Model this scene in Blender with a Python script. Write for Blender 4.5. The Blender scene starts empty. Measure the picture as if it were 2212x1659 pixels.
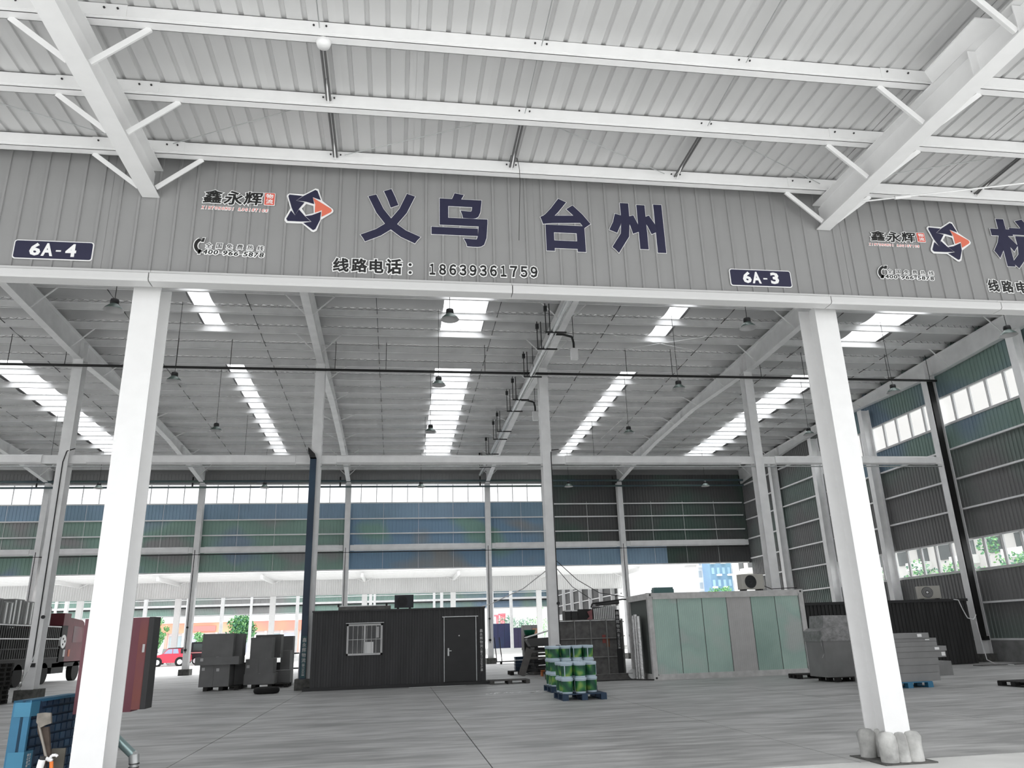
import bpy, bmesh, math, random
from mathutils import Vector, Matrix
random.seed(7)
S = bpy.context.scene
C = S.collection
PI = math.pi

# ------------------------------------------------------------------ camera
FOC, PITCH, ROLL, YAW, HC = 1657.18, .3183, -.0328, .1545, 1.5
_cy, _sy, _cp, _sp, _cr, _sr = math.cos(YAW), math.sin(YAW), math.cos(PITCH), math.sin(PITCH), math.cos(ROLL), math.sin(ROLL)
FW = Vector((_sy*_cp, _cy*_cp, _sp)); _rt = Vector((_cy, -_sy, 0)); _up = _rt.cross(FW)
RT = _cr*_rt + _sr*_up; UP = -_sr*_rt + _cr*_up
cam = bpy.data.cameras.new('camera'); cam.sensor_width = 36; cam.lens = FOC*36/2212; cam.clip_end = 900
co = bpy.data.objects.new('camera', cam); C.objects.link(co)
co.matrix_world = Matrix(((RT.x, UP.x, -FW.x, 0), (RT.y, UP.y, -FW.y, 0), (RT.z, UP.z, -FW.z, HC), (0, 0, 0, 1)))
S.camera = co

# ------------------------------------------------------------------ world, view
SKY_HOR, SKY_ZEN = 1.03, 5.4
wd = bpy.data.worlds.new('overcast'); S.world = wd; wd.use_nodes = True
bgn = wd.node_tree.nodes['Background']
# overcast sky: horizon bright, zenith raised far above it to brighten the interior
_n = wd.node_tree; _tc = _n.nodes.new('ShaderNodeTexCoord'); _sx = _n.nodes.new('ShaderNodeSeparateXYZ'); _mr = _n.nodes.new('ShaderNodeMapRange')
_n.links.new(_tc.outputs['Generated'], _sx.inputs[0]); _n.links.new(_sx.outputs[2], _mr.inputs[0])
_mr.inputs[1].default_value = 0; _mr.inputs[2].default_value = 1; _mr.inputs[3].default_value = SKY_HOR; _mr.inputs[4].default_value = SKY_ZEN
_n.links.new(_mr.outputs[0], bgn.inputs[1]); bgn.inputs[0].default_value = (.975, .985, 1, 1)
S.view_settings.view_transform = 'Standard'; S.view_settings.look = 'None'
S.view_settings.exposure = 0.0; S.view_settings.gamma = 1; S.view_settings.use_curve_mapping = False
S.cycles.use_denoising = True
S.cycles.max_bounces = 12; S.cycles.diffuse_bounces = 7; S.cycles.glossy_bounces = 3
S.cycles.transparent_max_bounces = 12; S.cycles.sample_clamp_indirect = 6
S.cycles.caustics_reflective = False; S.cycles.caustics_refractive = False

# the measured frame of the place: bays of 8.78 m, spans of 20 m
B, X0, N, M, F = 8.78, -3.01, 8.94, 28.98, 49.03
XW = 23.4
CP = Vector((0, 0, HC))
def at(x, y, X=None, Y=None, Z=None):
    d = FW + (x-1106)/FOC*RT - (y-829.5)/FOC*UP
    if X is not None: t = X/d.x
    elif Y is not None: t = Y/d.y
    else: t = (Z-HC)/d.z
    return CP + d*t

# ------------------------------------------------------------------ materials
def lin(h):
    if isinstance(h, str):
        v = [int(h[i:i+2], 16)/255 for i in (0, 2, 4)]
    else: v = h
    return tuple((c/12.92 if c <= .04045 else ((c+.055)/1.055)**2.4) for c in v) + (1,)
MATS = {}
def mat(name, col, rough=.6, metal=0, var=0, scale=3, bump=0, bscale=40, stretch=(1, 1, 1), col2=None, spec=.5):
    if name in MATS: return MATS[name]
    m = bpy.data.materials.new(name); m.use_nodes = True; nt = m.node_tree; b = nt.nodes['Principled BSDF']
    c = lin(col); b.inputs['Base Color'].default_value = c
    b.inputs['Roughness'].default_value = rough; b.inputs['Metallic'].default_value = metal
    b.inputs['Specular IOR Level'].default_value = spec
    tc = nt.nodes.new('ShaderNodeTexCoord'); mp = nt.nodes.new('ShaderNodeMapping')
    nt.links.new(tc.outputs['Object'], mp.inputs[0]); mp.inputs['Scale'].default_value = stretch
    if var or col2:
        n = nt.nodes.new('ShaderNodeTexNoise'); n.inputs['Scale'].default_value = scale; n.inputs['Detail'].default_value = 6
        nt.links.new(mp.outputs[0], n.inputs['Vector'])
        r = nt.nodes.new('ShaderNodeValToRGB'); nt.links.new(n.outputs[0], r.inputs[0])
        r.color_ramp.elements[0].position = .32; r.color_ramp.elements[1].position = .68
        c2 = lin(col2) if col2 else tuple(min(1, x*(1+var)) for x in c[:3])+(1,)
        c1 = c if col2 else tuple(x*(1-var) for x in c[:3])+(1,)
        r.color_ramp.elements[0].color = c1; r.color_ramp.elements[1].color = c2
        nt.links.new(r.outputs[0], b.inputs['Base Color'])
    if bump:
        n2 = nt.nodes.new('ShaderNodeTexNoise'); n2.inputs['Scale'].default_value = bscale; n2.inputs['Detail'].default_value = 4
        nt.links.new(mp.outputs[0], n2.inputs['Vector'])
        bp = nt.nodes.new('ShaderNodeBump'); bp.inputs['Strength'].default_value = bump; bp.inputs['Distance'].default_value = .02
        nt.links.new(n2.outputs[0], bp.inputs['Height']); nt.links.new(bp.outputs[0], b.inputs['Normal'])
    MATS[name] = m
    return m
def panel_mat(name, cols, scale=.25, rough=.55, stretch=(1, 1, 1)):
    """coated sheet whose colour drifts in blocks between the given tones (world position)"""
    m = bpy.data.materials.new(name); m.use_nodes = True; nt = m.node_tree; b = nt.nodes['Principled BSDF']
    b.inputs['Roughness'].default_value = rough
    g = nt.nodes.new('ShaderNodeNewGeometry'); mp = nt.nodes.new('ShaderNodeMapping'); mp.inputs['Scale'].default_value = stretch
    nt.links.new(g.outputs['Position'], mp.inputs[0])
    n = nt.nodes.new('ShaderNodeTexNoise'); n.inputs['Scale'].default_value = scale; n.inputs['Detail'].default_value = 2
    nt.links.new(mp.outputs[0], n.inputs['Vector'])
    r = nt.nodes.new('ShaderNodeValToRGB'); nt.links.new(n.outputs[0], r.inputs[0])
    cr = r.color_ramp; k = len(cols)
    while len(cr.elements) < k: cr.elements.new(.5)
    for i, c in enumerate(cols):
        cr.elements[i].position = .36 + .28*i/max(1, k-1); cr.elements[i].color = lin(tuple(min(1, v*(1.09 if name.startswith('far_wall') else 1)) for v in c))
    nt.links.new(r.outputs[0], b.inputs['Base Color']); MATS[name] = m
    return m
def mix_mat(name, col, alpha, rough=.1):
    m = bpy.data.materials.new(name); m.use_nodes = True; nt = m.node_tree
    for n in list(nt.nodes): nt.nodes.remove(n)
    o = nt.nodes.new('ShaderNodeOutputMaterial'); mx = nt.nodes.new('ShaderNodeMixShader'); t = nt.nodes.new('ShaderNodeBsdfTransparent')
    g = nt.nodes.new('ShaderNodeBsdfPrincipled'); g.inputs['Base Color'].default_value = lin(col); g.inputs['Roughness'].default_value = rough
    mx.inputs[0].default_value = alpha
    nt.links.new(t.outputs[0], mx.inputs[1]); nt.links.new(g.outputs[0], mx.inputs[2]); nt.links.new(mx.outputs[0], o.inputs[0])
    MATS[name] = m; return m

WHITE = mat('white_steel_paint', (.895, .895, .895), .42, var=.02, scale=6)
GREYST = mat('grey_steel_paint', (.94, .94, .94), .45, var=.06, scale=2)
SHEET = mat('grey_coated_sheet', (.565, .565, .565), .5, var=.04, scale=1.2)
RIBBED = mat('canopy_coated_sheet', (.745, .745, .745), .42, var=.05, scale=.8)
TRIM = mat('pale_trim_sheet', (.80, .80, .80), .38)
CONC = mat('column_concrete', (.70, .70, .69), .9, var=.35, scale=5, bump=.5, bscale=14)
DARKC = mat('stained_concrete', (.34, .34, .33), .9, var=.4, scale=6, bump=.4)
NAVY = mat('navy_vinyl', (.15, .15, .25), .45)
BLK = mat('black_vinyl', (.12, .12, .12), .5)
WV = mat('white_vinyl', (.93, .93, .93), .5)
REDV = mat('red_vinyl', (.85, .36, .30), .5)
ORV = mat('orange_vinyl', (.86, .45, .36), .5)
BLACKP = mat('black_pipe_paint', (.10, .10, .10), .5)
GALV = mat('galvanised_steel', (.72, .73, .73), .32, metal=.6, var=.1, scale=9)
DARK = mat('dark_metal', (.16, .16, .165), .6)
RUB = mat('tyre_rubber', (.07, .07, .07), .85, bump=.3)
CAB = mat('dark_cabin_sheet', (.215, .215, .22), .6, var=.22, scale=3, stretch=(1, 1, .15))
CABD = mat('cabin_door_paint', (.15, .15, .155), .5, var=.1)
CRATEW = mat('dark_cardboard', (.46, .46, .46), .85, var=.10, scale=2)
CRATEL = mat('grey_cardboard', (.53, .53, .53), .85, var=.10, scale=2)
LBL = mat('paper_label', (.74, .74, .74), .7)
BPLA = mat('blue_plastic', (.17, .42, .55), .5, var=.12, scale=3)
BPLD = mat('dark_blue_plastic', (.12, .22, .32), .55, var=.15, scale=3)
BPLL = mat('light_blue_plastic', (.22, .48, .60), .45, var=.06)
WOODD = mat('dark_pallet_wood', (.15, .145, .14), .9, var=.3, scale=8, bump=.4)
FILM = mat('stretch_film', (.52, .52, .52), .25, var=.25, scale=7, bump=.8, bscale=12)
def floor_mat():
    m = bpy.data.materials.new('worn_concrete_floor'); m.use_nodes = True; nt = m.node_tree; b = nt.nodes['Principled BSDF']
    g = nt.nodes.new('ShaderNodeNewGeometry')
    def noise(sc, st, det=6):
        mp = nt.nodes.new('ShaderNodeMapping'); mp.inputs['Scale'].default_value = st; nt.links.new(g.outputs['Position'], mp.inputs[0])
        n = nt.nodes.new('ShaderNodeTexNoise'); n.inputs['Scale'].default_value = sc; n.inputs['Detail'].default_value = det
        nt.links.new(mp.outputs[0], n.inputs['Vector']); return n.outputs[0]
    a, c = noise(.9, (.45, 1.6, 1)), noise(3.2, (.38, 1.7, 1), 9)
    mt = nt.nodes.new('ShaderNodeMath'); mt.operation = 'ADD'; nt.links.new(a, mt.inputs[0]); nt.links.new(c, mt.inputs[1])
    mh = nt.nodes.new('ShaderNodeMath'); mh.operation = 'MULTIPLY'; mh.inputs[1].default_value = .5; nt.links.new(mt.outputs[0], mh.inputs[0])
    r = nt.nodes.new('ShaderNodeValToRGB'); nt.links.new(mh.outputs[0], r.inputs[0])
    r.color_ramp.elements[0].position = .40; r.color_ramp.elements[0].color = lin((.565, .565, .56))
    r.color_ramp.elements[1].position = .60; r.color_ramp.elements[1].color = lin((.755, .755, .75))
    nt.links.new(r.outputs[0], b.inputs['Base Color'])
    rr = nt.nodes.new('ShaderNodeMapRange'); nt.links.new(c, rr.inputs[0]); rr.inputs[3].default_value = .38; rr.inputs[4].default_value = .62
    nt.links.new(rr.outputs[0], b.inputs['Roughness'])
    bp = nt.nodes.new('ShaderNodeBump'); bp.inputs['Strength'].default_value = .12; bp.inputs['Distance'].default_value = .02
    nt.links.new(c, bp.inputs['Height']); nt.links.new(bp.outputs[0], b.inputs['Normal'])
    MATS['floor'] = m; return m
FLOOR = floor_mat()
YARD = mat('pale_yard_concrete', (.80, .80, .79), .85, var=.08, scale=.3)
def foil_mat():
    m = bpy.data.materials.new('quilted_roof_foil'); m.use_nodes = True; nt = m.node_tree; b = nt.nodes['Principled BSDF']
    b.inputs['Base Color'].default_value = lin((.88, .88, .88)); b.inputs['Metallic'].default_value = .5; b.inputs['Roughness'].default_value = .27
    g = nt.nodes.new('ShaderNodeNewGeometry'); sx = nt.nodes.new('ShaderNodeSeparateXYZ'); nt.links.new(g.outputs['Position'], sx.inputs[0])
    def diag(sign):
        a = nt.nodes.new('ShaderNodeMath'); a.operation = 'MULTIPLY_ADD'; nt.links.new(sx.outputs[0], a.inputs[0]); a.inputs[1].default_value = 3.6*sign
        mm = nt.nodes.new('ShaderNodeMath'); mm.operation = 'MULTIPLY'; nt.links.new(sx.outputs[1], mm.inputs[0]); mm.inputs[1].default_value = 3.6
        nt.links.new(mm.outputs[0], a.inputs[2])
        p = nt.nodes.new('ShaderNodeMath'); p.operation = 'PINGPONG'; p.inputs[1].default_value = .5; nt.links.new(a.outputs[0], p.inputs[0])
        l = nt.nodes.new('ShaderNodeMath'); l.operation = 'LESS_THAN'; l.inputs[1].default_value = .07; nt.links.new(p.outputs[0], l.inputs[0])
        return p.outputs[0], l.outputs[0]
    (p1, l1), (p2, l2) = diag(1), diag(-1)
    mn = nt.nodes.new('ShaderNodeMath'); mn.operation = 'MINIMUM'; nt.links.new(p1, mn.inputs[0]); nt.links.new(p2, mn.inputs[1])
    mx = nt.nodes.new('ShaderNodeMath'); mx.operation = 'MAXIMUM'; nt.links.new(l1, mx.inputs[0]); nt.links.new(l2, mx.inputs[1])
    bp = nt.nodes.new('ShaderNodeBump'); bp.inputs['Strength'].default_value = .35; bp.inputs['Distance'].default_value = .06
    nt.links.new(mn.outputs[0], bp.inputs['Height']); nt.links.new(bp.outputs[0], b.inputs['Normal'])
    mc = nt.nodes.new('ShaderNodeMix'); mc.data_type = 'RGBA'; nt.links.new(mx.outputs[0], mc.inputs[0])
    mc.inputs[6].default_value = lin((.90, .90, .90)); mc.inputs[7].default_value = lin((.50, .50, .50))  # mesh band paler than the plain foil, its reflection partly put into the colour
    nt.links.new(mc.outputs[2], b.inputs['Base Color']); MATS['foil'] = m; return m
FOIL = foil_mat()
FOILS = mat('plain_roof_foil', (.71, .71, .71), .42, metal=.15, var=.08, scale=.6, bump=.25, bscale=3)
def skylight_mat():
    m = bpy.data.materials.new('translucent_skylight_sheet'); m.use_nodes = True; nt = m.node_tree
    for n in list(nt.nodes): nt.nodes.remove(n)
    o = nt.nodes.new('ShaderNodeOutputMaterial'); t = nt.nodes.new('ShaderNodeBsdfTranslucent'); t.inputs[0].default_value = (.95, .96, .97, 1)
    tr = nt.nodes.new('ShaderNodeBsdfTransparent'); tr.inputs[0].default_value = (.9, .9, .9, 1)
    mx = nt.nodes.new('ShaderNodeMixShader'); mx.inputs[0].default_value = .5
    nt.links.new(t.outputs[0], mx.inputs[1]); nt.links.new(tr.outputs[0], mx.inputs[2]); nt.links.new(mx.outputs[0], o.inputs[0])
    MATS['sky'] = m; return m
SKYL = skylight_mat()
GLASS = mix_mat('window_glass', (.8, .85, .86), .12, .05)
# far wall: blue coat on the upper rows, green and grey below, darker grey to the right with the corner's weaker light put into the colour
FW_UP = panel_mat('far_wall_blue_sheet', [(.50, .60, .67), (.54, .64, .72), (.52, .61, .69)], .3)
FW_LOW = panel_mat('far_wall_green_sheet', [(.56, .56, .56), (.50, .60, .56), (.52, .63, .585), (.51, .58, .64)], .22, stretch=(1, 1, 1.6))
FW_MID = panel_mat('far_wall_blue_green_sheet', [(.50, .63, .59), (.48, .59, .68), (.47, .58, .67), (.56, .57, .57)], .2, stretch=(1, 1, 1.6))
FW_SHADE = panel_mat('far_wall_shade_grey_sheet', [(.30, .305, .305), (.31, .31, .31), (.27, .34, .31)], .25)
RW_UP = panel_mat('side_wall_blue_green_sheet', [(.46, .54, .60), (.50, .59, .56), (.48, .57, .54)], .25)
RW_LOW = panel_mat('side_wall_grey_sheet', [(.47, .47, .47), (.45, .45, .45), (.44, .49, .47)], .2)

# ------------------------------------------------------------------ mesh builder
class MB:
    def __init__(s): s.v = []; s.f = []; s.sm = []
    def add(s, vs, fs, smooth=False):
        o = len(s.v); s.v += [tuple(v) for v in vs]; s.f += [tuple(i+o for i in f) for f in fs]; s.sm += [smooth]*len(fs); return s
    def box(s, x0, x1, y0, y1, z0, z1):
        if x0 > x1: x0, x1 = x1, x0
        if y0 > y1: y0, y1 = y1, y0
        if z0 > z1: z0, z1 = z1, z0
        return s.add([(x, y, z) for z in (z0, z1) for y in (y0, y1) for x in (x0, x1)],
                     [(0, 2, 3, 1), (4, 5, 7, 6), (0, 1, 5, 4), (2, 6, 7, 3), (0, 4, 6, 2), (1, 3, 7, 5)])
    def cyl(s, p, q, r, n=12, r2=None, caps=True, smooth=True):
        p, q = Vector(p), Vector(q); d = (q-p).normalized(); a = Vector((0, 0, 1)) if abs(d.z) < .9 else Vector((1, 0, 0))
        u = d.cross(a).normalized(); w = d.cross(u); r2 = r if r2 is None else r2
        vs = []
        for c, rr in ((p, r), (q, r2)):
            for i in range(n):
                t = 2*PI*i/n; vs.append(c + (u*math.cos(t) + w*math.sin(t))*rr)
        s.add(vs, [(i, (i+1) % n, n+(i+1) % n, n+i) for i in range(n)], smooth)
        if caps: s.add(vs, [tuple(range(n-1, -1, -1)), tuple(range(n, 2*n))])
        return s
    def bar(s, p, q, w, h=None, up=(0, 0, 1)):
        """rectangular bar from p to q, w across, h along up"""
        h = w if h is None else h
        p, q = Vector(p), Vector(q); d = (q-p).normalized(); up = Vector(up)
        a = d.cross(up)
        if a.length < 1e-4: a = d.cross(Vector((1, 0, 0)))
        a.normalize(); b = a.cross(d).normalized()
        vs = [c + a*(i*w/2) + b*(j*h/2) for c in (p, q) for i, j in ((-1, -1), (1, -1), (1, 1), (-1, 1))]
        return s.add(vs, [(0, 1, 5, 4), (1, 2, 6, 5), (2, 3, 7, 6), (3, 0, 4, 7), (3, 2, 1, 0), (4, 5, 6, 7)])
    def tube(s, pts, r, n=8):
        pts = [Vector(p) for p in pts]
        for a, b in zip(pts, pts[1:]): s.cyl(a, b, r, n)
        return s
    def prism(s, poly, axis, a, b):
        """poly: 2D points; axis 'y': (x,z) extruded in y; 'x': (y,z) in x; 'z': (x,y) in z"""
        n = len(poly)
        def mk(p, t): return {'y': (p[0], t, p[1]), 'x': (t, p[0], p[1]), 'z': (p[0], p[1], t)}[axis]
        vs = [mk(p, a) for p in poly] + [mk(p, b) for p in poly]
        return s.add(vs, [tuple(range(n)), tuple(range(2*n-1, n-1, -1))] + [(i, n+i, n+(i+1) % n, (i+1) % n) for i in range(n)])
    def lathe(s, prof, c=(0, 0, 0), n=20):
        k = len(prof); vs = []
        for i in range(n):
            t = 2*PI*i/n
            for r, z in prof: vs.append((c[0]+r*math.cos(t), c[1]+r*math.sin(t), c[2]+z))
        return s.add(vs, [(i*k+j, ((i+1) % n)*k+j, ((i+1) % n)*k+j+1, i*k+j+1) for i in range(n) for j in range(k-1)], True)
    def mesh(s, name, m):
        me = bpy.data.meshes.new(name); me.from_pydata(s.v, [], s.f)
        bm = bmesh.new(); bm.from_mesh(me); bmesh.ops.recalc_face_normals(bm, faces=bm.faces); bm.to_mesh(me); bm.free()
        me.polygons.foreach_set('use_smooth', s.sm)
        if m: me.materials.append(m)
        return me
    def build(s, name, m, parent=None, loc=None):
        return link(name, s.mesh(name, m), parent, loc)
def link(name, me, parent=None, loc=None, rz=0):
    o = bpy.data.objects.new(name, me); C.objects.link(o)
    if parent: o.parent = parent
    if loc is not None: o.location = loc
    if rz: o.rotation_euler = (0, 0, rz)
    return o
def thing(name, label, cat, loc=(0, 0, 0), rz=0, group=None):
    o = bpy.data.objects.new(name, None); C.objects.link(o); o.empty_display_size = .2
    o.location = loc; o.rotation_euler = (0, 0, rz); return tag(o, label, cat, group)
def tag(o, label, cat, group=None):
    o['label'] = label; o['category'] = cat
    if group: o['group'] = group
    return o
def struct(o): o['kind'] = 'structure'; return o
def stuff(o): o['kind'] = 'stuff'; return o
def sroot(name, loc=(0, 0, 0)):
    o = bpy.data.objects.new(name, None); C.objects.link(o); o.location = loc; return struct(o)
def kids(o): return [c for c in C.objects if c.parent == o]
KID = {}
def dup(root, loc, rz=0, label=None, group=None):
    """copy of a thing with its parts and sub-parts"""
    r = root.copy(); C.objects.link(r); r.location = loc; r.rotation_euler = (0, 0, rz)
    if label: r['label'] = label
    if group: r['group'] = group
    if root.name not in KID: KID[root.name] = [(c, kids(c)) for c in kids(root)]
    for ch, gs in KID[root.name]:
        c = ch.copy(); C.objects.link(c); c.parent = r
        for g in gs: d = g.copy(); C.objects.link(d); d.parent = c
    return r
ORD = ['first', 'second', 'third', 'fourth', 'fifth', 'sixth', 'seventh', 'eighth', 'ninth', 'tenth', 'eleventh', 'twelfth', 'thirteenth', 'fourteenth', 'fifteenth', 'sixteenth', 'seventeenth', 'eighteenth', 'nineteenth', 'twentieth', 'twenty-first', 'twenty-second', 'twenty-third', 'twenty-fourth', 'twenty-fifth', 'twenty-sixth', 'twenty-seventh', 'twenty-eighth']
def ibeam(mb, p, q, w, d, tf=.014, tw=.01):
    """I-section between p and q (roughly horizontal), flanges horizontal"""
    p, q = Vector(p), Vector(q); z = Vector((0, 0, 1))
    for s_ in (-1, 1): mb.bar(p+z*s_*(d/2-tf/2), q+z*s_*(d/2-tf/2), w, tf)
    mb.bar(p, q, tw, d-2*tf); return mb

# ------------------------------------------------------------------ floor and grounds
fl = MB(); fl.box(-60, 23.3, 9.12, 49.9, -.3, -.012)
flo = struct(fl.build('floor', mat('floor_joint_dark', (.16, .16, .16), .9)))
jx = [1.2+4.15*k for k in range(-15, 6)]
jx = [max(-60, jx[0])] + jx[1:] + [23.3]
slab_e = [-60.0] + [x for x in [1.2+4.15*k for k in range(-14, 6)]] + [23.3]
for a, b in zip(slab_e, slab_e[1:]):
    MB().box(a+.008, b-.008, 9.12, 49.9, -.012, 0).build('floor_slab', FLOOR, flo)
yd = MB(); yd.box(-170, 170, 49.9, 330, -.3, -.02)
struct(yd.build('floor_yard', YARD))
ap = MB(); ap.box(-60, 60, -60, 9.12, -.3, -.004)
struct(ap.build('floor_apron', mat('apron_concrete', (.82, .82, .81), .7, var=.12, scale=1.2, bump=.1)))
sd = MB(); sd.box(23.6, 170, -60, 49.9, -.3, -.05)
struct(sd.build('floor_side_yard', YARD))
sd2 = MB(); sd2.box(60, 170, -60, -59, -.3, -.05)

# ------------------------------------------------------------------ ribbed sheets
def sheet_mesh(name, m, w, h, ribs, rw=.03, rd=.02, first=None, tilt='z'):
    """a profiled sheet: width along x from 0, height along z from 0, ribs towards -y"""
    pitch = w/ribs; x = []
    pts = [(0, 0)]
    f0 = pitch/2 if first is None else first
    for i in range(ribs):
        c = f0 + i*pitch
        pts += [(c-rw/2-abs(rd)*.4, 0), (c-rw/2, -rd), (c+rw/2, -rd), (c+rw/2+abs(rd)*.4, 0)]
    pts.append((w, 0)); n = len(pts)
    vs = [(a, b, 0) for a, b in pts] + [(a, b, h) for a, b in pts]
    mb = MB(); mb.add(vs, [(i, i+1, n+i+1, n+i) for i in range(n-1)])
    me = mb.mesh(name, m)
    return me

# ------------------------------------------------------------------ near wall (fascia with the signs)
FY = 8.68
wall_near = sroot('wall_front', (0, FY, 5.66))
P_ = .216
fs = sheet_mesh('cladding_sheet', SHEET, P_*4, 1.66, 4, rw=.026, rd=.016)
x = .96 - P_/2 - P_*4*16
for i in range(34):
    o = link('cladding_sheet', fs, wall_near, (x, random.choice((0, .003)), 0)); x += P_*4
bk = MB(); bk.box(-13, 16.5, .03, .06, 0, 1.9); bk.build('backing_panel', DARK, wall_near)
# girts behind and the pale trim under the sheets, in bay-long pieces
trim = sroot('trim_1', (0, 0, 0))
seams = [-11.8, -7.3, -2.89, 1.38, 5.64, 8.15, 12.5, 16.5]
for a, b in zip(seams, seams[1:]):
    t = MB(); y0 = FY-.10
    t.prism([(y0, 5.66), (y0-.02, 5.645), (y0-.02, 5.57), (y0, 5.55), (y0+.16, 5.55), (y0+.16, 5.66)], 'x', a+.006, b-.006)
    t.build('trim_segment', TRIM, trim)
    t = MB(); t.box(a+.002, b-.002, FY-.07, FY-.02, 5.672, 5.70); t.build('drip_edge', TRIM, trim)
# lintel beam behind the trim
lb = MB(); ibeam(lb, (-13, 9.13, 5.92), (16.5, 9.13, 5.92), .2, .3)
struct(lb.build('trim_2', WHITE))

# ------------------------------------------------------------------ near columns
def hcol(name, x, y, z0, z1, w, d, m, tf=.02, tw=.014, parent=None):
    mb = MB(); mb.box(x-w/2, x+w/2, y, y+tf, z0, z1); mb.box(x-w/2, x+w/2, y+d-tf, y+d, z0, z1); mb.box(x-tw/2, x+tw/2, y+tf, y+d-tf, z0, z1)
    return mb.build(name, m, parent)
def lobes(w, d, h, m, par):
    """rough concrete cast round an H-shaft"""
    rnd = random.Random(3)
    mb = MB()
    for sx in (-1, 0, 1):
        for yy in (0, d):
            prof = [(.10, -.02), (.105, h*.55), (.10, h*.82), (.07, h*.96), (0, h)] if sx else [(.085, -.02), (.085, h*.6), (.07, h*.85), (.045, h*.95), (0, h*.97)]
            prof = [(r*rnd.uniform(.9, 1.12), z) for r, z in prof]
            mb.lathe(prof, (sx*w/2, yy, 0), 14)
    mb.lathe([(.12, -.02), (.12, h*.7), (.09, h*.9), (0, h*.93)], (0, d/2, 0), 14)
    return mb.build('concrete_base', m, par)
nc = []
for k, lab in ((-1, 'white steel column of the front row beyond the left edge'), (0, 'white steel column at left in front of the red cabinet'), (1, 'white steel column at right below the 6A-3 plate'), (2, 'white steel column of the front row beyond the right edge')):
    t = thing('steel_column', lab, 'column', (X0+B*k, N, 0))
    hcol('shaft', 0, 0, .0, 5.77, .31, .42, WHITE, parent=t)
    lobes(.31, .42, .33, CONC, t)
    MB().box(-.3, .34, -.14, .6, -.004, .012).build('floor_collar', DARKC, t)

# ------------------------------------------------------------------ canopy over the front
ry0, ry1 = 2.2, 8.66
def ztop(y): return 7.09 + .012*(y-8.66)
for k, lab in ((-1, 'white canopy rafter beyond the left edge'), (0, 'white canopy rafter ending left of the logo sign'), (1, 'white canopy rafter ending above the 6A-3 plate'), (2, 'white canopy rafter beyond the right edge')):
    X = X0+B*k
    t = thing('canopy_rafter', lab, 'rafter', (X, ry1, 6.71))
    def rl(mb, nm, m=WHITE): return mb.build(nm, m, t, (-X, -ry1, -6.71))
    rl(MB().box(X-.1, X+.1, ry0, ry1, 6.70, 6.715), 'bottom_flange')
    rl(MB().prism([(ry0, 6.715), (8.60, 6.715), (8.60, 7.06), (ry0, 6.995)], 'x', X-.006, X+.006), 'web')
    rl(MB().prism([(ry0, 6.995), (8.66, 7.075), (8.66, 7.092), (ry0, 7.012)], 'x', X-.1, X+.1), 'top_flange')
    rl(MB().box(X-.006, X+.006, 8.60, 9.0, 6.75, 7.05), 'end_stub')
    for y in (5.0, 5.6):
        rl(MB().box(X-.095, X+.095, y, y+.01, 6.715, 7.02), 'stiffener')
    # angle braces to every purlin
    for py in (8.33, 7.27, 6.21, 4.86, 3.8):
        for s_ in (-1, 1):
            rl(MB().bar((X+s_*.10, py+.16, 6.735), (X+s_*.62, py+.08, 7.11), .055, .012, (0, 1, .2)).bar((X+s_*.10, py+.185, 6.735), (X+s_*.62, py+.105, 7.11), .012, .045, (0, 1, .2)), 'angle_brace')
# splice plate on the right-hand rafter
X = X0+B
pl = MB(); pl.prism([(-.32, 5.2), (-.32, 5.95), (-.12, 6.1), (-.1, 5.2)], 'z', 7.03, 7.045); 
o = pl.build('flange_plate', WHITE, None, (X, 0, 0)); tag(o, 'flat white plate fixed beside the top of the right canopy rafter', 'plate')
# purlins: C-sections, each bay a length
for i, py in enumerate((8.33, 7.27, 6.21, 4.86, 3.8, 2.74)):
    t = thing('canopy_purlin', f'white {ORD[i]} canopy purlin counted from the sign wall', 'purlin', (0, py, 7.11), group='canopy purlins')
    for k in range(-1, 3):
        a, b = X0+B*(k)-.0+.30, X0+B*(k+1)+.30
        if k == -1: a = -13
        if k == 2: b = 16.5
        m_ = MB(); zb = 0; h = .175
        m_.box(a, b, 0, .004, zb, h); m_.box(a, b, 0, .10, zb, .005); m_.box(a, b, 0, .07, h-.005, h); m_.box(a, b, .095, .10, zb, .022); m_.box(a, b, -.002, .004, zb+.038, zb+.046)
        m_.build('purlin_length', WHITE, t)
        if k < 2:
            c = X0+B*(k+1)
            MB().box(c-.62, c+.42, -.008, -.001, .035, h-.004).build('splice_plate', WHITE, t)
            bl = MB()
            for dx in (-.55, -.3, .22, .34): bl.cyl((c+dx, -.02, .12), (c+dx, -.008, .12), .011, 6)
            bl.build('bolts', DARK, t)['kind'] = 'stuff'
    bl = MB()
    for k in range(-1, 2):
        for q in (.25, .5, .75):
            for dx in (-.06, .06): bl.cyl((X0+B*(k+q)+dx, -.012, .12), (X0+B*(k+q)+dx, 0, .12), .01, 6)
    bl.build('bolts', DARK, t)['kind'] = 'stuff'
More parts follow.
